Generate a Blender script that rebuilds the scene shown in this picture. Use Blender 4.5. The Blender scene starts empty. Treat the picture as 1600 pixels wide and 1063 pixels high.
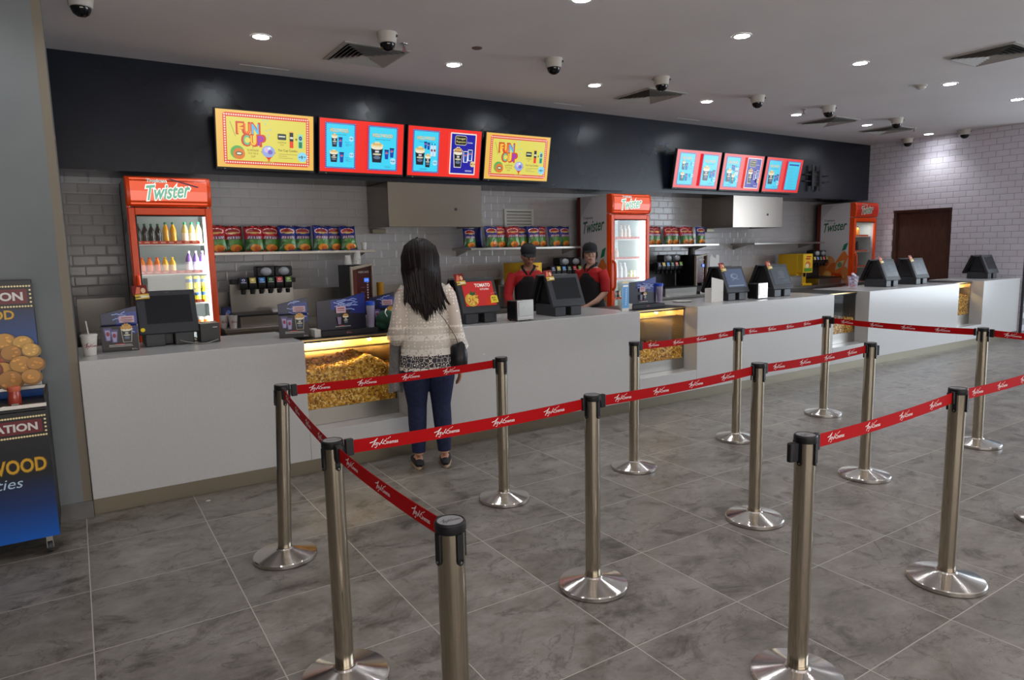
import bpy, bmesh, math, random
from mathutils import Vector, Matrix, Euler, Quaternion, noise
R = math.radians
PI = math.pi
sc = bpy.context.scene
COL = sc.collection
random.seed(7)

# ------------------------------------------------------------------ camera
F, PITCH, YAW, ROLL, CH = 1058.812, 0.1307041, 0.5700941, -0.021145, 1.5577
cam_d = bpy.data.cameras.new('camera')
cam = bpy.data.objects.new('camera', cam_d)
COL.objects.link(cam)
cy, sy = math.cos(YAW), math.sin(YAW)
_right, _fwd, _up = Vector((cy, -sy, 0)), Vector((sy, cy, 0)), Vector((0, 0, 1))
_f = _fwd*math.cos(PITCH) - _up*math.sin(PITCH)
_u = _up*math.cos(PITCH) + _fwd*math.sin(PITCH)
_r = _right*math.cos(ROLL) + _u*math.sin(ROLL)
_u2 = _u*math.cos(ROLL) - _right*math.sin(ROLL)
m3 = Matrix((_r, _u2, -_f)).transposed()
cam.matrix_world = Matrix.Translation((0, 0, CH)) @ m3.to_4x4()
cam_d.sensor_width = 36.0
cam_d.lens = F/1600*36.0
cam_d.clip_start = 0.05
sc.camera = cam

# ------------------------------------------------------------------ view + world + large lights
sc.view_settings.view_transform = 'Standard'
sc.view_settings.look = 'None'
sc.view_settings.gamma = 1.0
sc.view_settings.use_curve_mapping = False
sc.view_settings.exposure = 0.0

def lin(c):
    out = []
    for v in c[:3]:
        v = v/255.0
        out.append(v/12.92 if v <= 0.04045 else ((v+0.055)/1.055)**2.4)
    return tuple(out) + (1.0,)

w = bpy.data.worlds.new('world')
sc.world = w
w.use_nodes = True
wn, wl = w.node_tree.nodes, w.node_tree.links
wn.clear()
_o = wn.new('ShaderNodeOutputWorld'); _b = wn.new('ShaderNodeBackground')
_tc = wn.new('ShaderNodeTexCoord'); _sp = wn.new('ShaderNodeSeparateXYZ'); _cr = wn.new('ShaderNodeValToRGB')
_ng = wn.new('ShaderNodeMath'); _ng.operation = 'MULTIPLY'; _ng.inputs[1].default_value = -1.0
_at = wn.new('ShaderNodeMath'); _at.operation = 'ARCTAN2'; _mr = wn.new('ShaderNodeMapRange')
_mr.inputs['From Min'].default_value = -math.pi; _mr.inputs['From Max'].default_value = math.pi
wl.new(_tc.outputs['Generated'], _sp.inputs[0]); wl.new(_sp.outputs['Y'], _ng.inputs[0])
wl.new(_sp.outputs['X'], _at.inputs[0]); wl.new(_ng.outputs[0], _at.inputs[1])
wl.new(_at.outputs[0], _mr.inputs['Value']); wl.new(_mr.outputs[0], _cr.inputs[0])
# the open hall round the food counter: dim brown to the left, tan band behind shaped for the steel's reflections, bright daylight to the right
_E = _cr.color_ramp.elements
_E[0].position = 0.0; _E[0].color = (0.10, 0.10, 0.10, 1)
_E[1].position = 1.0; _E[1].color = (0.10, 0.10, 0.10, 1)
for _p, _c in ((0.25, (0.07, 0.065, 0.06)), (0.40, (0.12, 0.10, 0.085)), (0.46, (0.20, 0.175, 0.14)), (0.51, (0.60, 0.50, 0.33)), (0.565, (0.62, 0.54, 0.40)), (0.585, (0.22, 0.20, 0.17)), (0.61, (0.30, 0.29, 0.28)), (0.635, (1.5, 1.65, 1.85)), (0.80, (1.3, 1.45, 1.65)), (0.84, (0.2, 0.2, 0.2))):
    _x = _E.new(_p); _x.color = _c + (1,)
wl.new(_cr.outputs[0], _b.inputs[0]); _b.inputs[1].default_value = 0.62
wl.new(_b.outputs[0], _o.inputs[0])

def add_light(name, kind, loc, energy, color=(1, 1, 1), rot=(0, 0, 0), **kw):
    d = bpy.data.lights.new(name, kind)
    d.energy = energy; d.color = color
    for k, v in kw.items(): setattr(d, k, v)
    o = bpy.data.objects.new(name, d)
    o.location = loc; o.rotation_euler = rot
    COL.objects.link(o)
    return o
# daylight through the glazed entrance on the right, and an added upward fill lamp to brighten the ceiling
add_light('window_daylight', 'AREA', (15.0, -0.6, 1.7), 520, (0.80, 0.90, 1.0), (R(90), 0, R(90)), shape='RECTANGLE', size=9.0, size_y=2.6)
add_light('ceiling_fill', 'AREA', (1.5, -4.2, 0.9), 330, (1.0, 0.96, 0.93), (R(150), 0, R(-12)), shape='RECTANGLE', size=8.0, size_y=2.0)

# ------------------------------------------------------------------ materials
MATS = {}
def mat(name, color=(128, 128, 128), rough=0.5, metal=0.0, emit=0.0, alpha=1.0, trans=0.0, ior=1.45, spec=0.5, coat=0.0, sheen=0.0, aniso=0.0):
    if name in MATS: return MATS[name]
    m = bpy.data.materials.new(name); m.use_nodes = True
    p = m.node_tree.nodes['Principled BSDF']
    c = lin(color)
    if aniso: p.inputs['Anisotropic Rotation'].default_value = 0.25
    p.inputs['Base Color'].default_value = c
    p.inputs['Roughness'].default_value = rough
    p.inputs['Metallic'].default_value = metal
    p.inputs['IOR'].default_value = ior
    p.inputs['Specular IOR Level'].default_value = spec
    p.inputs['Alpha'].default_value = alpha
    p.inputs['Transmission Weight'].default_value = trans
    p.inputs['Coat Weight'].default_value = coat
    p.inputs['Sheen Weight'].default_value = sheen
    p.inputs['Anisotropic'].default_value = aniso
    if emit:
        p.inputs['Emission Color'].default_value = c
        p.inputs['Emission Strength'].default_value = emit
    m.diffuse_color = c
    MATS[name] = m
    return m
def nodes(m):
    return m.node_tree.nodes, m.node_tree.links, m.node_tree.nodes['Principled BSDF']
def N(nt, typ, **kw):
    n = nt.nodes.new(typ)
    for k, v in kw.items():
        if k in n.inputs: n.inputs[k].default_value = v
        else: setattr(n, k, v)
    return n
def col_mat(c, emit=0.0, rough=0.45):
    c = tuple(int(v) for v in c)
    key = 'c_%02x%02x%02x_%d_%d' % (c[0], c[1], c[2], int(emit*100), int(rough*100))
    return mat(key, c, rough, emit=emit) if not emit else screen_mat(key, c, emit)
def screen_mat(key, c, emit):
    if key in MATS: return MATS[key]
    m = bpy.data.materials.new(key); m.use_nodes = True
    p = m.node_tree.nodes['Principled BSDF']
    p.inputs['Base Color'].default_value = (0.01, 0.01, 0.01, 1)
    p.inputs['Roughness'].default_value = 0.25
    p.inputs['Emission Color'].default_value = lin(c)
    p.inputs['Emission Strength'].default_value = emit
    MATS[key] = m
    return m
def noise_color(m, c1, c2, scale=4.0, detail=4.0, rough=None, bump=0.0, stretch=(1, 1, 1), lo=0.35, hi=0.65):
    nt = m.node_tree; n, l, p = nodes(m)
    tc = N(nt, 'ShaderNodeTexCoord'); mp = N(nt, 'ShaderNodeMapping'); mp.inputs['Scale'].default_value = stretch
    no = N(nt, 'ShaderNodeTexNoise', Scale=scale, Detail=detail)
    cr = N(nt, 'ShaderNodeValToRGB')
    cr.color_ramp.elements[0].position = lo; cr.color_ramp.elements[0].color = lin(c1)
    cr.color_ramp.elements[1].position = hi; cr.color_ramp.elements[1].color = lin(c2)
    l.new(tc.outputs['Object'], mp.inputs[0]); l.new(mp.outputs[0], no.inputs['Vector'])
    l.new(no.outputs['Fac'], cr.inputs[0]); l.new(cr.outputs[0], p.inputs['Base Color'])
    if bump:
        b = N(nt, 'ShaderNodeBump', Strength=bump, Distance=0.01)
        l.new(no.outputs['Fac'], b.inputs['Height']); l.new(b.outputs[0], p.inputs['Normal'])
    return m

# floor: 60 cm grey stone-look tiles with pale grout
def floor_material():
    m = mat('grey_stone_tile', (105, 100, 94), 0.42)
    nt = m.node_tree; n, l, p = nodes(m)
    tc = N(nt, 'ShaderNodeTexCoord'); sp = N(nt, 'ShaderNodeSeparateXYZ')
    l.new(tc.outputs['Object'], sp.inputs[0])
    def math_(op, a, b=None, c=None):
        x = N(nt, 'ShaderNodeMath', operation=op)
        for i, v in enumerate((a, b, c)):
            if v is None: continue
            if isinstance(v, (int, float)): x.inputs[i].default_value = v
            else: l.new(v, x.inputs[i])
        return x.outputs[0]
    ds = []; cells = []
    for ax, off in (('X', -0.064), ('Y', 3.647)):
        t = math_('DIVIDE', math_('SUBTRACT', sp.outputs[ax], off), 0.600)
        fr = math_('FRACT', t); cells.append(math_('FLOOR', t))
        ds.append(math_('MULTIPLY', math_('MINIMUM', fr, math_('SUBTRACT', 1.0, fr)), 0.600))
    d = math_('MINIMUM', ds[0], ds[1])
    grout = math_('LESS_THAN', d, 0.0022)
    cmb = N(nt, 'ShaderNodeCombineXYZ'); l.new(cells[0], cmb.inputs[0]); l.new(cells[1], cmb.inputs[1])
    wnz = N(nt, 'ShaderNodeTexWhiteNoise', noise_dimensions='3D'); l.new(cmb.outputs[0], wnz.inputs['Vector'])
    off = N(nt, 'ShaderNodeVectorMath', operation='MULTIPLY_ADD')
    l.new(wnz.outputs['Color'], off.inputs[0]); off.inputs[1].default_value = (13, 17, 5); l.new(tc.outputs['Object'], off.inputs[2])
    mp = N(nt, 'ShaderNodeMapping'); mp.inputs['Scale'].default_value = (1.0, 1.35, 1.0); l.new(off.outputs[0], mp.inputs[0])
    n1 = N(nt, 'ShaderNodeTexNoise', Scale=3.4, Detail=14.0, Roughness=0.76, Distortion=0.2); l.new(mp.outputs[0], n1.inputs['Vector'])
    n2 = N(nt, 'ShaderNodeTexNoise', Scale=4.2, Detail=14.0, Roughness=0.74, Distortion=0.7); l.new(mp.outputs[0], n2.inputs['Vector'])
    cr = N(nt, 'ShaderNodeValToRGB'); e = cr.color_ramp.elements
    e[0].position = 0.34; e[0].color = lin((99, 93, 85))
    e[1].position = 0.66; e[1].color = lin((150, 144, 137))
    x = e.new(0.49); x.color = lin((126, 120, 113))
    l.new(n1.outputs['Fac'], cr.inputs[0])
    cr2 = N(nt, 'ShaderNodeValToRGB'); e = cr2.color_ramp.elements
    e[0].position = 0.36; e[0].color = lin((112, 103, 90)); e[1].position = 0.48; e[1].color = (1, 1, 1, 1)
    l.new(n2.outputs['Fac'], cr2.inputs[0])
    mx = N(nt, 'ShaderNodeMix', data_type='RGBA', blend_type='MULTIPLY'); mx.inputs[0].default_value = 0.7
    l.new(cr.outputs[0], mx.inputs[6]); l.new(cr2.outputs[0], mx.inputs[7])
    # thin dark veins
    n3 = N(nt, 'ShaderNodeTexNoise', Scale=1.7, Detail=8.0, Roughness=0.6, Distortion=0.6); l.new(mp.outputs[0], n3.inputs['Vector'])
    vein = math_('LESS_THAN', math_('ABSOLUTE', math_('SUBTRACT', n3.outputs['Fac'], 0.47)), math_('MULTIPLY', math_('SUBTRACT', n2.outputs['Fac'], 0.42), 0.05))
    mv = N(nt, 'ShaderNodeMix', data_type='RGBA', blend_type='MULTIPLY'); l.new(math_('MULTIPLY', vein, 0.4), mv.inputs[0]); l.new(mx.outputs[2], mv.inputs[6]); mv.inputs[7].default_value = lin((120, 108, 92))
    hsv = N(nt, 'ShaderNodeHueSaturation')
    l.new(mv.outputs[2], hsv.inputs['Color'])
    l.new(math_('MULTIPLY_ADD', wnz.outputs['Value'], 0.16, 0.92), hsv.inputs['Value'])
    mg = N(nt, 'ShaderNodeMix', data_type='RGBA'); l.new(grout, mg.inputs[0])
    l.new(hsv.outputs[0], mg.inputs[6]); mg.inputs[7].default_value = lin((186, 180, 170))
    l.new(mg.outputs[2], p.inputs['Base Color'])
    l.new(math_('MULTIPLY_ADD', n1.outputs['Fac'], 0.35, 0.22), p.inputs['Roughness'])
    b = N(nt, 'ShaderNodeBump', Strength=0.12, Distance=0.01)
    l.new(n2.outputs['Fac'], b.inputs['Height']); l.new(b.outputs[0], p.inputs['Normal'])
    return m

def brick_material(name, c1, c2, mortar, axis, bump=0.5, rough=0.22, bw=0.2, bh=0.1):
    m = mat(name, c1, rough)
    nt = m.node_tree; n, l, p = nodes(m)
    tc = N(nt, 'ShaderNodeTexCoord'); sp = N(nt, 'ShaderNodeSeparateXYZ'); cb = N(nt, 'ShaderNodeCombineXYZ')
    l.new(tc.outputs['Object'], sp.inputs[0]); l.new(sp.outputs[axis], cb.inputs[0]); l.new(sp.outputs['Z'], cb.inputs[1])
    br = N(nt, 'ShaderNodeTexBrick'); br.offset = 0.5; br.offset_frequency = 2
    br.inputs['Scale'].default_value = 1.0; br.inputs['Brick Width'].default_value = bw; br.inputs['Row Height'].default_value = bh
    br.inputs['Mortar Size'].default_value = 0.004; br.inputs['Mortar Smooth'].default_value = 0.5
    br.inputs['Color1'].default_value = lin(c1); br.inputs['Color2'].default_value = lin(c2); br.inputs['Mortar'].default_value = lin(mortar)
    l.new(cb.outputs[0], br.inputs['Vector']); l.new(br.outputs['Color'], p.inputs['Base Color'])
    br2 = N(nt, 'ShaderNodeTexBrick'); br2.offset = 0.5; br2.offset_frequency = 2
    for k in ('Scale', 'Brick Width', 'Row Height'): br2.inputs[k].default_value = br.inputs[k].default_value
    br2.inputs['Mortar Size'].default_value = 0.013; br2.inputs['Mortar Smooth'].default_value = 1.0
    br2.inputs['Color1'].default_value = (1, 1, 1, 1); br2.inputs['Color2'].default_value = (1, 1, 1, 1); br2.inputs['Mortar'].default_value = (0, 0, 0, 1)
    l.new(cb.outputs[0], br2.inputs['Vector'])
    b = N(nt, 'ShaderNodeBump', Strength=bump, Distance=0.008)
    l.new(br2.outputs['Color'], b.inputs['Height']); l.new(b.outputs[0], p.inputs['Normal'])
    return m

M_FLOOR = floor_material()
M_CEIL = noise_color(mat('ceiling_paint', (214, 209, 210), 0.9), (212, 207, 208), (217, 212, 213), 1.2)
M_TILE = brick_material('white_metro_tile', (190, 187, 188), (185, 182, 184), (180, 177, 178), 'X', bump=.25, rough=.18)
M_TILE_END = brick_material('white_metro_tile_end', (222, 217, 226), (216, 211, 220), (156, 151, 158), 'Y', bump=.3, rough=0.22)
M_FASCIA = noise_color(mat('dark_fascia_paint', (20, 26, 38), 0.27), (17, 22, 33), (24, 31, 44), 1.5)
M_WALL = noise_color(mat('grey_wall_paint', (122, 126, 127), 0.75), (119, 123, 124), (127, 130, 131), 2.0)
M_TRIM = mat('beige_corner_trim', (128, 118, 102), 0.5)
M_SKIRT = noise_color(mat('grey_skirting_tile', (104, 101, 99), 0.5), (96, 93, 91), (112, 109, 107), 6.0)
M_PALE = mat('pale_blue_wall', (176, 192, 204), 0.5)
M_CORIAN = noise_color(mat('white_solid_surface', (190, 189, 188), 0.22), (188, 187, 186), (194, 193, 192), 160.0)
M_KICK = mat('steel_toe_kick', (134, 126, 110), 0.38, 1.0)
def steel(name, c, rough, stretch=(1, 1, 40), amt=0.05):
    m = mat(name, c, rough, 1.0)
    nt = m.node_tree; n, l, p = nodes(m)
    tc = N(nt, 'ShaderNodeTexCoord'); mp = N(nt, 'ShaderNodeMapping'); mp.inputs['Scale'].default_value = stretch
    no = N(nt, 'ShaderNodeTexNoise', Scale=9.0, Detail=1.0)
    mr = N(nt, 'ShaderNodeMapRange'); mr.inputs['To Min'].default_value = rough-amt/2; mr.inputs['To Max'].default_value = rough+amt
    l.new(tc.outputs['Object'], mp.inputs[0]); l.new(mp.outputs[0], no.inputs['Vector'])
    l.new(no.outputs['Fac'], mr.inputs['Value']); l.new(mr.outputs[0], p.inputs['Roughness'])
    return m
M_STEEL = steel('brushed_steel', (170, 166, 160), 0.3, (0.3, 0.3, 60), 0.03)
M_POLE = steel('brushed_steel_pole', (188, 178, 160), 0.13, (60, 60, 0.4), 0.05)
M_BASE = mat('polished_steel_base', (205, 200, 194), 0.2, 1.0, aniso=0.85)
_nt = M_BASE.node_tree; _t = N(_nt, 'ShaderNodeTangent'); _t.direction_type = 'RADIAL'; _t.axis = 'Z'
_nt.links.new(_t.outputs[0], _nt.nodes['Principled BSDF'].inputs['Tangent'])
M_HOOD = steel('hood_steel', (146, 138, 130), 0.24, (0.3, 0.3, 50), 0.04)
M_BLACK = mat('black_plastic', (17, 17, 19), 0.42)
M_BLACK2 = mat('charcoal_plastic', (52, 54, 58), 0.45)
M_DARK = mat('dark_plastic', (33, 34, 37), 0.4)
M_RED = mat('red_webbing', (176, 4, 10), 0.75, spec=.2)
M_WHITE = mat('white_print', (238, 236, 234), 0.6)
M_WHITEP = mat('white_plastic', (214, 212, 206), 0.4)
M_ORANGE = mat('orange_cooler_paint', (234, 74, 12), 0.32)
M_ORANGE_D = mat('dark_red_cooler_back', (96, 22, 12), 0.5)
M_PANEL = mat('white_cooler_panel', (208, 204, 208), 0.3)
M_LINER = mat('cooler_liner', (190, 200, 200), 0.5)
M_GLASS = mat('clear_glass', (255, 255, 255), 0.0)
_nt = M_GLASS.node_tree
_tr = N(_nt, 'ShaderNodeBsdfTransparent'); _gl = N(_nt, 'ShaderNodeBsdfGlossy', Roughness=0.03); _fr = N(_nt, 'ShaderNodeLayerWeight', Blend=0.5); _pw = N(_nt, 'ShaderNodeMath', operation='POWER'); _pw.inputs[1].default_value = 4.0
_ma = N(_nt, 'ShaderNodeMath', operation='MULTIPLY_ADD'); _ma.inputs[1].default_value = 0.45; _ma.inputs[2].default_value = 0.025; _mx = N(_nt, 'ShaderNodeMixShader')
_nt.links.new(_fr.outputs['Facing'], _pw.inputs[0]); _nt.links.new(_pw.outputs[0], _ma.inputs[0]); _nt.links.new(_ma.outputs[0], _mx.inputs[0]); _nt.links.new(_tr.outputs[0], _mx.inputs[1]); _nt.links.new(_gl.outputs[0], _mx.inputs[2])
_nt.links.new(_mx.outputs[0], _nt.nodes['Material Output'].inputs['Surface'])
M_LED = mat('white_led', (255, 255, 255), emit=1.5)
M_DOWN = mat('downlight_lens', (250, 252, 255), emit=40.0)
M_BULB = mat('warm_bulb', (255, 214, 140), emit=9.0)
M_WOOD = noise_color(mat('brown_veneer', (70, 38, 26), 0.5), (58, 31, 22), (84, 48, 34), 5.0, 6.0, stretch=(1, 14, 1.0))
M_SKIN = mat('skin', (196, 148, 122), 0.55)
M_SKIN2 = mat('skin_tan', (150, 104, 82), 0.55)
M_SKIN3 = mat('skin_fair', (190, 150, 130), 0.55)
M_HAIR = noise_color(mat('black_brown_hair', (20, 13, 12), 0.5, spec=.3), (13, 8, 8), (34, 22, 19), 30.0, stretch=(6, 6, 0.5))
M_JEAN = noise_color(mat('navy_denim', (24, 32, 62), 0.85), (20, 27, 55), (29, 38, 72), 40.0)
M_SHOE = mat('black_shoe_canvas', (28, 28, 33), 0.7)
M_SOLE = mat('tan_shoe_sole', (176, 150, 124), 0.7)
M_YELLOW = mat('yellow_enamel', (226, 178, 18), 0.4)
M_CREAM = mat('cream_lace', (236, 224, 206), 0.8)

# ------------------------------------------------------------------ mesh builder
class MB:
    def __init__(s): s.v = []; s.f = []; s.m = []; s.mats = []
    def mi(s, m):
        if m not in s.mats: s.mats.append(m)
        return s.mats.index(m)
    def add(s, vs, fs, m, M=None):
        o = len(s.v); i = s.mi(m)
        for v in vs: s.v.append(tuple(M @ Vector(v)) if M else tuple(v))
        for f in fs: s.f.append(tuple(o+k for k in f)); s.m.append(i)
    def box(s, x0, x1, y0, y1, z0, z1, m, M=None):
        vs = [(x0, y0, z0), (x1, y0, z0), (x1, y1, z0), (x0, y1, z0), (x0, y0, z1), (x1, y0, z1), (x1, y1, z1), (x0, y1, z1)]
        s.add(vs, [(0, 3, 2, 1), (4, 5, 6, 7), (0, 1, 5, 4), (1, 2, 6, 5), (2, 3, 7, 6), (3, 0, 4, 7)], m, M); return s
    def lathe(s, prof, m, n=24, c=(0, 0, 0), M=None, cap=True):
        vs = []; fs = []
        for r, z in prof:
            for k in range(n):
                a = 2*PI*k/n; vs.append((c[0]+r*math.cos(a), c[1]+r*math.sin(a), c[2]+z))
        for i in range(len(prof)-1):
            for k in range(n):
                k2 = (k+1) % n; fs.append((i*n+k, i*n+k2, (i+1)*n+k2, (i+1)*n+k))
        if cap:
            if prof[0][0] > 1e-6: fs.append(tuple(reversed(range(n))))
            if prof[-1][0] > 1e-6: fs.append(tuple((len(prof)-1)*n+k for k in range(n)))
        s.add(vs, fs, m, M); return s
    def tube(s, pts, rad, m, n=8, M=None, ref=None):
        pts = [Vector(p) for p in pts]; N_ = len(pts)
        if not isinstance(rad, (list, tuple)): rad = [rad]*N_
        vs = []; fs = []; prev = None
        for i, p in enumerate(pts):
            t = (pts[min(i+1, N_-1)] - pts[max(i-1, 0)])
            t = t.normalized() if t.length > 1e-9 else Vector((0, 0, 1))
            if prev is None:
                a = Vector(ref) if ref else (Vector((1, 0, 0)) if abs(t.x) < 0.9 else Vector((0, 1, 0)))
            else: a = prev
            a = (a - t*a.dot(t)).normalized(); b = t.cross(a); prev = a
            r = rad[i]; ra, rb = r if isinstance(r, (tuple, list)) else (r, r)
            for k in range(n):
                an = 2*PI*k/n; vs.append(tuple(p + a*ra*math.cos(an) + b*rb*math.sin(an)))
        for i in range(N_-1):
            for k in range(n):
                k2 = (k+1) % n; fs.append((i*n+k, i*n+k2, (i+1)*n+k2, (i+1)*n+k))
        fs.append(tuple(reversed(range(n)))); fs.append(tuple((N_-1)*n+k for k in range(n)))
        s.add(vs, fs, m, M); return s
    def ball(s, c, r, m, nu=14, nv=9, M=None):
        rx, ry, rz = r if isinstance(r, (tuple, list)) else (r, r, r)
        vs = [(c[0], c[1], c[2]-rz)]; fs = []
        for i in range(1, nv):
            t = PI*i/nv
            for k in range(nu):
                a = 2*PI*k/nu
                vs.append((c[0]+rx*math.sin(t)*math.cos(a), c[1]+ry*math.sin(t)*math.sin(a), c[2]-rz*math.cos(t)))
        vs.append((c[0], c[1], c[2]+rz)); L = len(vs)-1
        for k in range(nu):
            fs.append((0, 1+(k+1) % nu, 1+k)); fs.append((L, L-nu+k, L-nu+(k+1) % nu))
        for i in range(nv-2):
            for k in range(nu):
                k2 = (k+1) % nu; fs.append((1+i*nu+k, 1+i*nu+k2, 1+(i+1)*nu+k2, 1+(i+1)*nu+k))
        s.add(vs, fs, m, M); return s
    def prism(s, poly, y0, y1, m, M=None):      # polygon in x,z extruded along y
        n = len(poly)
        vs = [(x, y0, z) for x, z in poly] + [(x, y1, z) for x, z in poly]
        fs = [tuple(range(n)), tuple(reversed(range(n, 2*n)))]
        for k in range(n): fs.append((k, n+k, n+(k+1) % n, (k+1) % n))
        s.add(vs, fs, m, M); return s
    def prismx(s, poly, x0, x1, m, M=None):     # polygon in y,z extruded along x
        n = len(poly)
        vs = [(x0, y, z) for y, z in poly] + [(x1, y, z) for y, z in poly]
        fs = [tuple(range(n)), tuple(reversed(range(n, 2*n)))]
        for k in range(n): fs.append((k, n+k, n+(k+1) % n, (k+1) % n))
        s.add(vs, fs, m, M); return s
    def build(s, name, parent=None, bevel=0.0, smooth=40, label=None, loc=None, rot=None, segs=2):
        me = bpy.data.meshes.new(name)
        me.from_pydata(s.v, [], s.f)
        for m in s.mats: me.materials.append(m)
        me.polygons.foreach_set('material_index', s.m)
        bm = bmesh.new(); bm.from_mesh(me); bmesh.ops.recalc_face_normals(bm, faces=bm.faces); bm.to_mesh(me); bm.free()
        if smooth:
            me.polygons.foreach_set('use_smooth', [True]*len(me.polygons))
            me.set_sharp_from_angle(angle=R(smooth))
        me.update()
        o = bpy.data.objects.new(name, me); COL.objects.link(o)
        if parent: o.parent = parent
        if loc: o.location = loc
        if rot: o.rotation_euler = rot
        if bevel:
            b = o.modifiers.new('bevel', 'BEVEL'); b.width = bevel; b.segments = segs; b.limit_method = 'ANGLE'; b.angle_limit = R(50)
        if label: o['label'] = label
        return o

_tcache = {}
def text2d(t, bold=0.0, shear=0.0, space=1.0):
    key = (t, bold, shear, space)
    if key in _tcache: return _tcache[key]
    cu = bpy.data.curves.new('t', 'FONT'); cu.body = t; cu.size = 1.0; cu.offset = bold; cu.shear = shear; cu.space_character = space
    cu.resolution_u = 3
    o = bpy.data.objects.new('t', cu)
    me = bpy.data.meshes.new_from_object(o)
    vs = [(v.co.x, v.co.y) for v in me.vertices]; fs = [tuple(p.vertices) for p in me.polygons]
    bpy.data.meshes.remove(me); bpy.data.objects.remove(o); bpy.data.curves.remove(cu)
    xs = [v[0] for v in vs]; ys = [v[1] for v in vs]
    x0, x1, y0, y1 = min(xs), max(xs), min(ys), max(ys)
    vs = [((x-x0)/(x1-x0), (y-y0)/(y1-y0)) for x, y in vs]
    _tcache[key] = (vs, fs, (x1-x0)/(y1-y0))
    return _tcache[key]

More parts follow.
